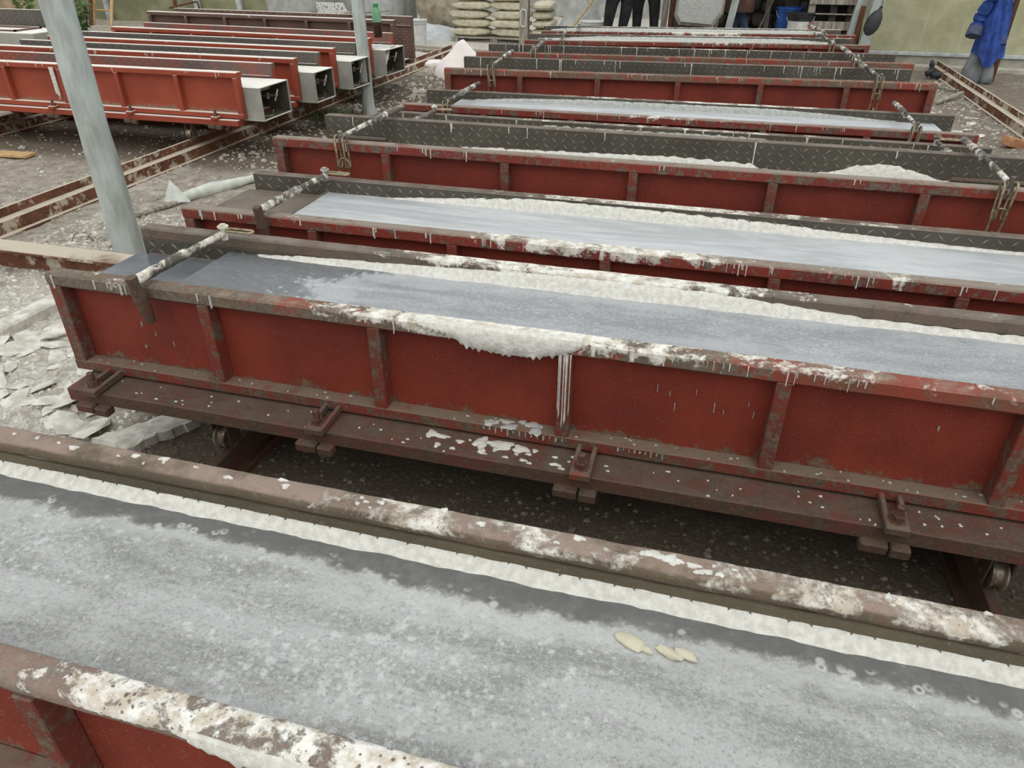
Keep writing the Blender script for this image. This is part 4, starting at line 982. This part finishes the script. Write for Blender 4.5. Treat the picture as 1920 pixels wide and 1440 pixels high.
# leaning rusty posts at the left wall
m = MB(); a = at(170, 45, 16.2); m.tube([(a.x, 16.2, -.02), (a.x-.35, 17.3, 2.0)], .045, 8); m.build('leaning_pole', M['brown_wood'], label='brown pole leaning on the sheet wall behind the fern', cat='pole')
m = MB(); a = at(325, 20, 16.6); m.tube([(a.x, 16.6, -.02), (a.x-.2, 17.3, 2.0)], .05, 8); m.build('leaning_pole', M['brown_wood'], label='brown pole leaning on the sheet wall right of the ladder', cat='pole')
m = MB(); a = at(20, 10, 15); m.box(a.x-1.2, a.x+.6, 15.0, 15.03, -.02, 1.6); m.build('plywood_sheet', simple('ply', lin((170, 150, 126)), lin((142, 120, 98)), 3, .9), label='tan plywood sheet in the far left corner', cat='board')
# plants
def plant(px, py, Y, h, nst, label, seed):
    rnd = random.Random(seed); b = at(px, py, Y); r = empty('fern', (b.x, Y, 0), 0, label=label, cat='plant'); st = MB()
    for s in range(nst):
        a = rnd.uniform(0, 2*PI); o = rnd.uniform(.08, .34); H = h*rnd.uniform(.55, 1)
        pts = [(o*q*math.cos(a)*1.2, o*q*math.sin(a), H*q*(1.25-.25*q)) for q in np.linspace(0, 1, 7)]
        st.tube(pts, .007, 5); lf = MB()
        for (x, y, z) in pts[1:]:
            for _ in range(7):
                t = rnd.uniform(0, 2*PI); e = rnd.uniform(-.4, .5); l = rnd.uniform(.08, .15)
                d_ = Vector((math.cos(t), math.sin(t), e)).normalized()*l; c = Vector((x, y, z)); sd = d_.cross(Vector((0, 0, 1))).normalized()*l*.22
                lf.add([c, c+d_*.5+sd, c+d_-Vector((0, 0, .02)), c+d_*.5-sd], [(0, 1, 2, 3)])
        lf.build('frond', M['leaf'], r, kind='stuff')
    st.build('stems', M['leaf'], r)
plant(158, 50, 13.9, .95, 12, 'leafy green fern between the dark plate and the ladder', 3)
plant(48, 18, 14.5, 1.15, 9, 'leafy green weed above the far left mould', 5)
def tuft(x, y, n, h, label, seed):
    rnd = random.Random(seed); m = MB()
    for _ in range(n):
        a = rnd.uniform(0, 2*PI); r0 = rnd.uniform(0, .22); bx, by = x+r0*math.cos(a)*1.4, y+r0*math.sin(a); hh = h*rnd.uniform(.4, 1); l = rnd.uniform(.03, .12)
        t = rnd.uniform(0, 2*PI); s = Vector((-math.sin(t), math.cos(t), 0))*.005; b = Vector((bx, by, gh(bx, by)-.005)); d_ = Vector((math.cos(t)*l, math.sin(t)*l, hh))
        m.add([b-s, b+s, b+d_*.6+s*.7, b+d_*.6-s*.7, b+d_+Vector((math.cos(t), math.sin(t), -.3))*.03], [(0, 1, 2, 3), (3, 2, 4)])
    m.build('grass_tuft', M['grass'], label=label, cat='grass', kind='stuff')
tuft(-4.15, 7.75, 170, .26, 'dull green grass growing beside the rail near the thin pole', 2)
tuft(-4.4, 8.05, 90, .2, 'grass under the ends of the left moulds', 4)
tuft(-4.15, 3.95, 10, .06, 'tiny green sprout beside the rail', 7)

# ------------------------------------------------------------------ white sack, boards, hose and scraps on the ground
def cone_sack(x, y, r, h, label, seed, mat='white_sack'):
    n, k = 26, 12; m = MB()
    for j in range(k+1):
        q = j/k; R = r*(1-q)**.8*(1+.1*math.sin(q*6))+.015
        for i in range(n):
            a = 2*PI*i/n; f = 1+.16*math.sin(3*a+seed+q*2)+.07*math.sin(7*a+q*5)
            m.v.append((x+R*f*math.cos(a)*1.25+.1*q*r, y+R*f*math.sin(a)*.9, max(-.01, h*q+.02*nz(a*2, q*4, seed))))
    for j in range(k):
        for i in range(n): m.f.append((j*n+i, j*n+(i+1) % n, (j+1)*n+(i+1) % n, (j+1)*n+i))
    m.f += [tuple(range(n)), tuple(k*n+i for i in range(n))]; m.m = [0]*len(m.f)
    m.build('empty_sack', M[mat], smooth=60, label=label, cat='sack')
cone_sack(-4.02, 11.75, .36, .50, 'white and pink woven sack heaped in a peak left of the main row', 1)
me = sack_mesh('f', .8, .5, .1, 7, 'plastic_white'); link('empty_sack', me, None, (-3.75, 13.3, .045), (0, 0, .2), label='flat folded white sack behind the peaked pink sack', cat='sack')
me = sack_mesh('g', .9, .5, .1, 12, 'plastic_white'); link('empty_sack', me, None, (-2.95, 13.4, .045), (0, 0, -.1), label='flat white sack behind the far dark mould', cat='sack')
me = sack_mesh('h', .5, .4, .1, 17, 'white_sack'); link('empty_sack', me, None, (-4.72, 12.5, .04), (0, 0, .5), label='crumpled white scrap sack against the rail end', cat='sack')
for i, (x, y, a, l, lab) in enumerate(((-5.3, 14.4, -.22, 2.2, 'long grey plank lying in front of the cement bags'), (-5.2, 14.0, -.3, 1.8, 'shorter grey plank lying nearest the rail end'))):
    m = MB(); m.box(-l/2, l/2, -.06, .06, 0, .04, c=.004); m.build('plank', M['grey_wood'], loc=(x, y, .015), rot=(0, 0, a), label=lab, cat='plank')
sp_ = empty('stake', (at(982, 82, 13.0).x, 13.0, 0), 0, label='grey wooden stake standing before the cement bags with a hook strap', cat='post')
MB().box(-.075, .075, -.03, .03, -.03, 1.35, c=.008).build('board', M['grey_wood'], sp_)
MB().oval((0, -.04, .72), .26, .09, .012, 'z', 'x').build('strap_loop', M['plastic_white'], sp_)
MB().tube([(.09, -.02, .2), (.095, -.02, 1.3)], .01, 6).build('wire', M['bolt'], sp_)
# white hose, left
def hose():
    P = [(-3.55, 4.45, .05), (-3.35, 4.62, .06), (-3.15, 4.78, .07), (-2.98, 4.95, .08), (-2.75, 5.15, .09), (-2.5, 5.3, .1), (-2.25, 5.35, .1)]
    pts = []
    for i in range(len(P)-1):
        for q in (0, .33, .66): pts.append(Vector(P[i]).lerp(Vector(P[i+1]), q))
    pts.append(Vector(P[-1]))
    a = [onz(*p_) for p_ in ((245, 412), (285, 400), (330, 385), (365, 372), (400, 362), (440, 352), (490, 338))]
    pp = []
    for i in range(len(a)-1):
        for q in (0, .5): pp.append(a[i].lerp(a[i+1], q))
    pp.append(a[-1]); r = empty('wrapped_pipe', (pp[0].x, pp[0].y, 0), 0, label='thin pipe wrapped in white plastic film lying left of the second mould', cat='pipe')
    off = Vector((pp[0].x, pp[0].y, 0))
    MB().tube([p_-off+Vector((0, 0, .02)) for p_ in pp[:6]], .022, 8).build('pipe', M['grey_wood'], r, smooth=True)
    n = len(pp)-4; MB().tube([p_-off+Vector((0, 0, .035)) for p_ in pp[4:]], [.03+.035*math.sin(PI*min(1, i/(n-1)*1.1)) *(.7+.3*nz(i*.9, 0, 0)) for i in range(n)], 10).build('plastic_film', M['white_hose'], r, smooth=True)
    m = MB(); c = pp[4]-off
    m.add([c+Vector(v) for v in ((-.08, -.03, .03), (.12, .02, .03), (-.03, .03, .2), (-.07, -.02, .03), (.12, .035, .035), (-.035, .045, .19))], [(0, 1, 2), (3, 5, 4), (0, 2, 5, 3), (1, 4, 5, 2), (0, 3, 4, 1)])
    m.build('film_flap', M['white_hose'], r)
def onz(px, py, z=0.):
    dd = fw+rt*((px-960)/FPX)-up*((py-720)/FPX); t = (z-CAM_H)/dd.z
    return Vector((dd.x*t, dd.y*t, z))
hose()
c = onz(25, 295); m = MB(); m.box(-.5, .3, -.07, .07, 0, .03, c=.005); m.build('plank', M['pale_wood'], loc=(c.x-.1, c.y, .012), rot=(0, 0, .08), label='pale plank lying on the dirt below the left moulds', cat='plank')
c = onz(1895, 275); m = MB(); m.box(-.12, .12, -.06, .06, 0, .09, c=.006); m.build('brick', M['brick_orange'], loc=(c.x, c.y, .0), rot=(.1, .25, .6), label='broken orange brick on the dirt at the right edge', cat='brick')
c = onz(1775, 190); MB().tube([(c.x-.22, c.y-.35, .03), (c.x+.25, c.y+.35, .06)], .03, 8).build('log', M['grey_wood'], label='grey round stick lying right of the chained ribbed mould', cat='stick')
c = onz(1760, 165); MB().tube([(c.x-.1, c.y+.4, .03), (c.x-.05, c.y, .02), (c.x+.1, c.y-.35, .03), (c.x+.3, c.y-.3, .04)], .012, 6).build('twig', M['grey_wood'], label='thin crooked twig beside the grey round stick', cat='stick')
c = onz(1750, 148); m = MB(); m.tube([(-.12, 0, .06), (-.05, .02, .1), (-.06, .05, .2), (-.08, .05, .26)], [.05, .06, .045, .02], 8); m.tube([(-.05, 0, .06), (.1, 0, .06), (.2, .0, .1)], [.055, .045, .02], 8)
m.build('rubber_boot_scrap', M['rubber'], smooth=True, loc=(c.x, c.y, 0), label='black rubber scrap lying at the end of the right rail', cat='scrap')

# ------------------------------------------------------------------ things at the shed mouth
pz = at(1630, 42, 13.6); s_ = .155
r = empty('rubber_float', (pz.x, 13.6, pz.z-.20), 0, label='black pear shaped rubber weight hanging at the shed corner', cat='weight')
m = MB(); m.lathe([(.001, .02), (.05, .03), (s_*.75, .1), (s_*.98, .2), (s_*1.0, .3), (s_*.85, .42), (s_*.55, .5), (s_*.25, .54), (s_*.22, .58)], 20); m.xform(Matrix.Rotation(.28, 4, 'Y')); m.build('body', M['rubber'], r, smooth=True); r.scale = (.72, .72, .72)
m = MB(); m.lathe([(.001, .57), (.03, .57), (.03, .62), (.001, .62)], 10); m.xform(Matrix.Rotation(.28, 4, 'Y')); m.tube([(.17, 0, .6), (.2, .02, 2.0)], .008, 6); m.build('neck_and_rope', M['plastic_black'], r)
square_post('shed_post', 'white flaking post at the shed corner, left of the black weight', at(1593, 58, 14.2).x, 14.2, .17, 2.4, (.10, 0), 'post_paint')
square_post('shed_post', 'thin brown post between the two white shed corner posts', at(1605, 60, 14.0).x, 14.0, .07, .95, (.03, 0), 'brown_wood')
square_post('shed_post', 'white flaking post behind the black weight', at(1618, 66, 13.9).x, 13.95, .16, 2.4, (.13, .05), 'post_paint')
square_post('prop_post', 'slim grey post right of the standing workers', at(1243, 48, 13.4).x, 13.4, .09, 2.0, (.012, 0), 'grey_wood')
square_post('prop_post', 'slim dark grey post just right of the pale slim post', at(1254, 48, 13.3).x, 13.3, .07, 2.0, (.03, 0), 'brown_wood')
square_post('prop_post', 'dark post left of the grey tray', at(1272, 48, 13.3).x, 13.3, .12, 2.0, (.0, 0), 'shed_stone')
square_post('prop_post', 'grey crusted post right of the grey tray', at(1330, 48, 13.4).x, 13.4, .1, 2.0, (.12, 0), 'grey_wood')
square_post('prop_post', 'whitish leaning post left of the worker in an apron', at(1356, 48, 13.2).x, 13.2, .11, 2.0, (.13, 0), 'post_paint')
# cement caked tray standing on edge
def tray():
    b = at(1306, 47, 12.9); r = empty('mixing_tray', (b.x, 12.9, b.z), 0, label='cement caked grey metal tray standing on edge between the posts', cat='tray')
    out = [(-.30, .95), (-.34, .12), (-.27, .01), (.24, -.02), (.36, .16), (.38, .95)]
    m = MB(); n = len(out)
    for (sc_, y) in ((1, 0), (1, .03), (.86, .03), (.8, -.06), (.86, 0)):
        pass
    front = [(x, -.0, z) for x, z in out]; mid = [(x*.9, -.07, .04+z*.93) for x, z in out]; back = [(x, .02, z) for x, z in out]
    m.v = front+mid+back; m.f = [tuple(range(n, 2*n))]+[(i, (i+1) % n, n+(i+1) % n, n+i) for i in range(n)]+[(i, (i+1) % n, 2*n+(i+1) % n, 2*n+i) for i in range(n)]+[tuple(range(2*n, 3*n))]; m.m = [0]*len(m.f)
    m.build('pan', M['grey_crust'], r)
    MB().tube([(x*1.02, 0, z) for x, z in out], .016, 6).build('rim', M['grey_wood'], r)
    MB().box(-.25, .25, .03, .3, -b.z, .0, c=.01).build('stand', M['brown_wood'], r)
tray()
# pallets stacked in the shed mouth
def shed_pallet():
    a, b = at(1508, 50, 14.35), at(1598, 50, 14.35); wd = b.x-a.x
    r = empty('upright_pallet', (a.x, 14.4, 0), 0, label='weathered wooden pallet standing upright in the shed mouth', cat='pallet')
    for (z0, z1) in ((.05, .13), (.55, .68), (.78, .80), (.93, 1.06), (1.3, 1.42)): MB().box(.02, wd, -.02, .02, z0, z1, c=.003).build('slat', M['grey_wood'], r)
    for x0 in (0.02, wd*.48, wd-.12):
        MB().box(x0, x0+.11, .02, .12, 0, 1.45, c=.004).build('bearer', M['shed_dark'] if x0 > .1 else M['grey_wood'], r)
    MB().box(-.03, .13, -.06, -.02, .2, .55, c=.004).build('corner_block', M['rust_beam'], r)
    MB().box(.0, wd+.02, .16, .18, 0, 1.6).build('shade_sheet', M['shade_black'], r)  # added dark board, stands in for the unlit shed behind the slats
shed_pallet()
# tools leaning at the back of the shed
for i, (px, dx, lab) in enumerate(((1430, .35, 'dark wooden handle leaning on the shed stones'), (1437, -.02, 'flat grey board leaning upright on the shed stones'))):
    a = at(px, 45, 16.6); m = MB()
    if i == 0: m.tube([(a.x-.2, 16.3, 0), (a.x+dx, 16.95, 1.4)], .022, 7)
    else: m.box(a.x-.05, a.x+.05, 16.9, 16.94, 0, 1.3, c=.004)
    m.build('leaning_tool', M['grey_wood'], label=lab, cat='tool')

# blue jacket and grey trousers on the sheet wall
def jacket(u, v):
    # u around the front width, v from the top down
    top, bot = at(1872, 0, 13.2), at(1838, 112, 13.2)
    cx = np.interp(v, [0, 1], [top.x+.02, bot.x+.06]); z = np.interp(v, [0, 1], [1.62, .42-.14*math.sin(u*PI)+.04*math.sin(u*11)])
    wd = np.interp(v, [0, .25, .6, 1], [.10, .22, .36, .44])
    fold = .028*math.sin(u*15+v*2)*(.4+v)+.012*math.sin(u*31-v*5)
    return (cx+(u-.5)*wd, 13.2-.04-abs(math.sin(u*PI))*.16*(.5+v)+fold, z)
jr = empty('work_jacket', (0, 0, 0), 0, label='blue work jacket hanging over grey trousers at the right wall', cat='jacket')
cloth('jacket_body', jacket, 44, 24, 'blue_cloth', None, None, .012, jr)
def sleeve(tx, tz, bx, bz, r0, r1, mat_c):
    n = 10; P = [(tx+(bx-tx)*i/n, 13.12-.05*math.sin(i*.6), tz+(bz-tz)*i/n) for i in range(n+1)]
    MB().tube(P, [r0+(r1-r0)*i/n+.004*math.sin(i*1.3) for i in range(n+1)], 12).build('sleeve', M['blue_cloth'], jr, smooth=True)
    e = Vector(P[-1]); d_ = (e-Vector(P[-2])).normalized(); MB().tube([e-d_*.02, e+d_*.11], [r1*1.02, r1*1.12], 12).build('cuff', M[mat_c], jr, smooth=60)
a1, a2 = at(1858, 8, 13.1), at(1822, 68, 13.1); sleeve(a1.x, 1.3, a2.x+.03, a2.z+.1, .07, .095, 'blue_cloth_dirty')
a2 = at(1872, 82, 13.1); sleeve(a1.x+.12, 1.3, a2.x, a2.z+.08, .06, .075, 'blue_cloth_dirty')
def trousers():
    r = empty('work_trousers', (0, 0, 0), 0, label='stiff dusty grey trousers under the hanging blue jacket', cat='trousers')
    t = at(1842, 95, 13.32); l, q = at(1818, 150, 13.1), at(1846, 160, 13.1)
    for (bx, by, w0, w1) in ((l.x, 13.16, .08, .15), (q.x, 13.14, .08, .11)):
        n = 8; MB().tube([(t.x+(bx-t.x)*i/n, 13.3+(by-13.3)*i/n, .75-(.75+.0)*i/n) for i in range(n+1)], [w0+(w1-w0)*i/n+.008*math.sin(i*2.3) for i in range(n+1)], 14).build('trouser_leg', M['grey_cloth'], r, smooth=True)
    MB().tube([(t.x, 13.3, .72), (t.x+.03, 13.3, 1.0)], [.12, .1], 14).build('waist', M['grey_cloth'], r, smooth=True)
trousers()
square_post('wall_stud', 'dark post behind the hanging blue jacket', at(1880, 90, 13.36).x, 13.4, .06, 2.0, (0, 0), 'brown_wood')

# ------------------------------------------------------------------ workers
def person(label, hip, feet, face, mats, apron=False, k_=1.3):
    """one continuous body grown with a skin modifier; hip (x,y,z); feet [(x,y) left, right]; face = heading"""
    hx, hy, hz = hip; f = Vector((math.cos(face), math.sin(face), 0)); s = Vector((-f.y, f.x, 0)); H = Vector(hip)
    V = []; Eg = []; R = []
    def ad(p, r, prev=None, sc=True):
        p = Vector(p); p = H+(p-H)*k_ if sc else p
        V.append(p); R.append((r[0]*k_*(1 if sc else .86), r[1]*k_*(1 if sc else .86)))
        if prev is not None: Eg.append((prev, len(V)-1))
        return len(V)-1
    pel = ad(H, (.15, .12)); b1 = ad(H+Vector((0, 0, .22))+f*.02, (.14, .11), pel); b2 = ad(H+Vector((0, 0, .45))+f*.05, (.17, .12), b1)
    nk = ad(H+Vector((0, 0, .60))+f*.07, (.06, .06), b2); hd = ad(H+Vector((0, 0, .72))+f*.1, (.085, .095), nk); ad(H+Vector((0, 0, .84))+f*.1, (.075, .085), hd)
    for sg, ft, (kx, ky) in ((1, feet[0], feet[0][2:]), (-1, feet[1], feet[1][2:])):
        hp = ad(H+s*sg*.1+Vector((0, 0, -.06)), (.085, .09), pel)
        kn = Vector((kx, ky, .5*k_)); k = ad(kn, (.066, .068), hp, False); an = Vector((ft[0], ft[1], .1*k_))
        c_ = ad(kn.lerp(an, .4), (.06, .062), k, False); ak = ad(an, (.05, .052), c_, False); ad(Vector((ft[0], ft[1], .05*k_))+f*.15, (.036, .036), ak, False)
        sh = ad(H+s*sg*.2+Vector((0, 0, .5))+f*.05, (.07, .065), b2); el = ad(H+s*sg*.26+Vector((0, 0, .22))+f*.08, (.048, .048), sh)
        wr = ad(H+s*sg*.2+Vector((0, 0, .08))+f*.3, (.034, .034), el); pm = ad(H+s*sg*.19+Vector((0, 0, .05))+f*.38, (.036, .022), wr)
        for q in range(4): ad(H+s*sg*(.19+(q-1.5)*.02)+Vector((0, 0, .01))+f*(.46-.008*abs(q-1)), (.009, .009), pm)
        ad(H+s*sg*.15+Vector((0, 0, .03))+f*.41, (.01, .01), pm)
    me = bpy.data.meshes.new('person'); me.from_pydata([v[:] for v in V], Eg, []); tmp = bpy.data.objects.new('tmp', me); COL.objects.link(tmp)
    tmp.modifiers.new('s', 'SKIN'); sk = me.skin_vertices[0].data
    for i, r in enumerate(R): sk[i].radius = r; sk[i].use_root = (i == 0)
    sd = tmp.modifiers.new('d', 'SUBSURF'); sd.levels = 2; sd.render_levels = 2
    dg = bpy.context.evaluated_depsgraph_get(); nm = bpy.data.meshes.new_from_object(tmp.evaluated_get(dg)); bpy.data.objects.remove(tmp)
    nm.materials.clear()
    for q in mats: nm.materials.append(M[q])
    for pgn in nm.polygons:
        c = pgn.center; d_ = (c-H)/k_
        hand = d_.dot(f) > .33 and d_.z < .2 and d_.z > -.1
        pgn.material_index = 2 if (d_.z > .58 or hand) else (1 if d_.z > .06 else (3 if c.z < .12*k_ else 0)); pgn.use_smooth = True
    o = link('person', nm, None, label=label, cat='person')
    m = MB(); S_ = Matrix.Translation(H) @ Matrix.Scale(k_, 4) @ Matrix.Translation(-H); hc = H+Vector((0, 0, .80))+f*.085
    m.lathe([(.001, .13), (.06, .115), (.095, .06), (.1, 0), (.09, -.05)], 16, Matrix.Translation(hc)); m.xform(S_); m.build('hair', M['hair'], o, smooth=True)
    fm = MB(); 
    for sg in (-1, 1): fm.lathe([(.001, -.012), (.012, 0), (.001, .012)], 8, Matrix.Translation(H+Vector((0, 0, .77))+f*.19+s*sg*.035))
    fm.xform(S_); fm.build('eyes', M['plastic_black'], o); fm = MB(); b = H+Vector((0, 0, .73))+f*.185
    fm.add([b+Vector((0, 0, .05)), b+s*.018, b-s*.018, b+f*.035], [(0, 1, 3), (0, 3, 2), (1, 2, 3), (0, 2, 1)]); fm.xform(S_); fm.build('nose', M['skin'], o)
    if apron:
        m = MB()
        for i in range(9):
            a = -PI/2*.8+PI*.8*i/8; d_ = f*math.cos(a)*.19+s*math.sin(a)*.21
            for z in (hz-.28, hz+.35): m.v.append(tuple(H*1+d_+Vector((0, 0, z-hz)))); 
            for z in (hz-.28, hz+.35): m.v.append(tuple(H+d_*1.05+Vector((0, 0, z-hz))))
        for i in range(8):
            a = i*4; b_ = a+4; m.f += [(a, a+1, b_+1, b_), (a+2, b_+2, b_+3, a+3), (a, b_, b_+2, a+2), (a+1, a+3, b_+3, b_+1)]
        m.f += [(0, 2, 3, 1), (32, 33, 35, 34)]; m.m = [0]*len(m.f); m.xform(S_); m.build('apron', M['apron'], o, smooth=True)
    return o
def gx(px, py, Y): return at(px, py, Y).x
Yw = 12.6
ka, kb = gx(1141, 22, Yw), gx(1164, 22, Yw)
person('worker in black trousers standing left, white bucket beside him', (gx(1166, -30, Yw), Yw+.05, 1.2), ((gx(1137, 70, Yw), Yw+.05, ka, Yw-.02), (gx(1164, 70, Yw), Yw+.1, gx(1168, 20, Yw), Yw+.06)), PI*.62, ('trousers_black', 'shirt_grey', 'skin', 'rubber'))
Yw = 13.25
person('worker in black trousers standing right, beside the slim posts', (gx(1214, -30, Yw), Yw+.05, 1.2), ((gx(1186, 70, Yw), Yw+.1, gx(1196, 20, Yw), Yw), (gx(1228, 70, Yw), Yw+.05, gx(1228, 20, Yw), Yw+.05)), PI*.5, ('trousers_black', 'blue_cloth_dirty', 'skin', 'rubber'))
Yw = 13.9
person('worker in blue jeans and brown apron at the shed mouth', (gx(1388, -30, Yw), Yw, 1.2), ((gx(1378, 75, Yw), Yw+.05, gx(1379, 30, Yw), Yw-.02), (gx(1400, 75, Yw), Yw-.05, gx(1397, 30, Yw), Yw-.06)), -PI*.5, ('jeans', 'shirt_grey', 'skin', 'rubber'), apron=True)

# ------------------------------------------------------------------ rubble and flakes
def stone_mesh(rnd, flat, mat, n=1):
    bm = bmesh.new(); bmesh.ops.create_icosphere(bm, subdivisions=n, radius=1)
    for v in bm.verts:
        v.co *= rnd.uniform(.65, 1.2); v.co.z *= flat
    return MB().bm(bm).mesh('stone', M[mat])
rs = random.Random(77)
FL = [stone_mesh(rs, .16, 'flake') for _ in range(8)]; ST = [stone_mesh(rs, .6, 'rubble') for _ in range(6)]; DK = [stone_mesh(rs, .5, 'dark_stone') for _ in range(6)]
def scatter(n, fx, fy, size, meshes, name, label, cat, group):
    for i in range(n):
        x, y = fx(), fy(); s = rs.uniform(*size); o = link(name, rs.choice(meshes), None, (x, y, gh(x, y)+s*.08), (rs.uniform(-.2, .2), rs.uniform(-.2, .2), rs.uniform(0, 6.3)), label=label, cat=cat, group=group)
        o.scale = (s*rs.uniform(.8, 1.5), s*rs.uniform(.7, 1.1), s)
scatter(110, lambda: rs.uniform(-3.7, -2.38), lambda: rs.uniform(2.0, 3.35), (.04, .11), FL, 'cement_flake', 'pale broken cement flake on the ground left of the clamped mould', 'flake', 'cement flakes left of the clamped mould')
scatter(34, lambda: rs.gauss(-2.62, .13), lambda: rs.gauss(2.55, .18), (.03, .06), ST, 'cement_lump', 'pale cement lump heaped at the left end of the clamped mould', 'lump', 'cement lumps at the end of the clamped mould')
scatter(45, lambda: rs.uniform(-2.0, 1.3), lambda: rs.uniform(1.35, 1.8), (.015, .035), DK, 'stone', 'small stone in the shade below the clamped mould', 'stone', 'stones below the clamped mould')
scatter(14, lambda: rs.gauss(1.02, .14), lambda: rs.uniform(1.5, 1.85), (.025, .05), FL, 'cement_flake', 'pale cement flake beside the right wheel of the clamped mould', 'flake', 'cement flakes by the right wheel')
scatter(26, lambda: rs.uniform(1.9, 3.1), lambda: rs.uniform(6.5, 10.5), (.03, .09), FL, 'cement_flake', 'pale flake on the dirt between the main row and right rail', 'flake', 'flakes along the right rail')
scatter(30, lambda: rs.uniform(-4.6, -3.0), lambda: rs.uniform(8.6, 11.5), (.03, .08), ST, 'stone', 'pale stone on the dirt between the two rows of moulds', 'stone', 'stones between the rows')
scatter(26, lambda: rs.uniform(-7.0, -3.1), lambda: rs.uniform(3.8, 6.0), (.02, .06), ST, 'stone', 'small pale stone around the left rail', 'stone', 'stones around the left rail')
def rubble(n, fx, fy, size, mat, label, flat=.55):
    m = MB()
    for i in range(n):
        x, y = fx(), fy(); s = rs.uniform(*size)*rs.uniform(.5, 1); z = gh(x, y); t = rs.uniform(0, 6.3)
        vs = []
        for k in range(5):
            a = t+2*PI*k/5+rs.uniform(-.3, .3); r_ = s*rs.uniform(.7, 1.2); vs.append((x+r_*math.cos(a)*1.2, y+r_*math.sin(a), z-.004))
        for k in range(4):
            a = t+.4+2*PI*k/4+rs.uniform(-.3, .3); r_ = s*rs.uniform(.35, .7); vs.append((x+r_*math.cos(a), y+r_*math.sin(a), z+s*flat*rs.uniform(.6, 1.1)))
        m.add(vs, [(0, 1, 5), (1, 6, 5), (1, 2, 6), (2, 3, 7), (2, 7, 6), (3, 4, 8), (3, 8, 7), (4, 0, 5), (4, 5, 8), (5, 6, 7, 8)])
    m.build('rubble', M[mat], FLOOR, label=label, kind='stuff')
rubble(5200, lambda: rs.uniform(-4.6, -2.3), lambda: rs.uniform(1.6, 4.6), (.006, .024), 'flake', 'fine pale cement rubble on the ground at left', .4)
rubble(3000, lambda: rs.uniform(-8.5, -2.5), lambda: rs.uniform(3.5, 9), (.007, .026), 'rubble', 'fine rubble around the left rail', .5)
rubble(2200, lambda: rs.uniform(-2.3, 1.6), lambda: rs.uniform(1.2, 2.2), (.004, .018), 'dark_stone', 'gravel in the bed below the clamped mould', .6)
rubble(2600, lambda: rs.uniform(-4.7, -2.4), lambda: rs.uniform(6, 13), (.01, .035), 'rubble', 'loose pale rubble between the two rows', .6)
rubble(2200, lambda: rs.uniform(1.7, 3.3), lambda: rs.uniform(5, 13), (.01, .032), 'rubble', 'loose rubble right of the main row', .6)
# concrete kerb at the left of the front mould and the broken slab edge by the wheel
m = MB(); m.box(-.9, .9, -.06, .06, -.04, .05, c=.012)
for i, v in enumerate(m.v): m.v[i] = (v[0]+.01*nz(*v, 8), v[1]+.012*nz(v[1], v[0], 0, 8), v[2]+.008*nz(v[0], 3, v[1], 8))
a, b = onz(-40, 650), onz(112, 572); m.build('kerb_stone', M['flake'], loc=((a.x+b.x)/2, (a.y+b.y)/2, .01), rot=(0, 0, math.atan2(b.y-a.y, b.x-a.x)), label='pale concrete kerb on the ground left of the clamped mould', cat='kerb')
P0 = [onz(*p) for p in ((170, 822), (250, 800), (330, 772), (378, 786), (310, 812), (238, 846))]; P = []
for i in range(len(P0)):
    for q in range(6):
        p = P0[i].lerp(P0[(i+1) % 6], q/6); P.append(p+Vector((.03*nz(i*6+q, 1, 0, .9), .03*nz(i*6+q, 7, 0, .9), 0)))
cen = sum(P, Vector())/len(P); k = len(P); m = MB()
m.v = [(cen.x, cen.y, .012)]+[(cen.x+(p.x-cen.x)*.93, cen.y+(p.y-cen.y)*.93, .008+.006*nz(i, 3, 0, .7)) for i, p in enumerate(P)]+[(p.x, p.y, -.06) for p in P]
m.f = [(0, 1+i, 1+(i+1) % k) for i in range(k)]+[(1+i, 1+k+i, 1+k+(i+1) % k, 1+(i+1) % k) for i in range(k)]; m.m = [0]*len(m.f)
m.build('slab_edge', M['flake'], label='broken white slab edge beside the left wheel of the clamped mould', cat='slab')
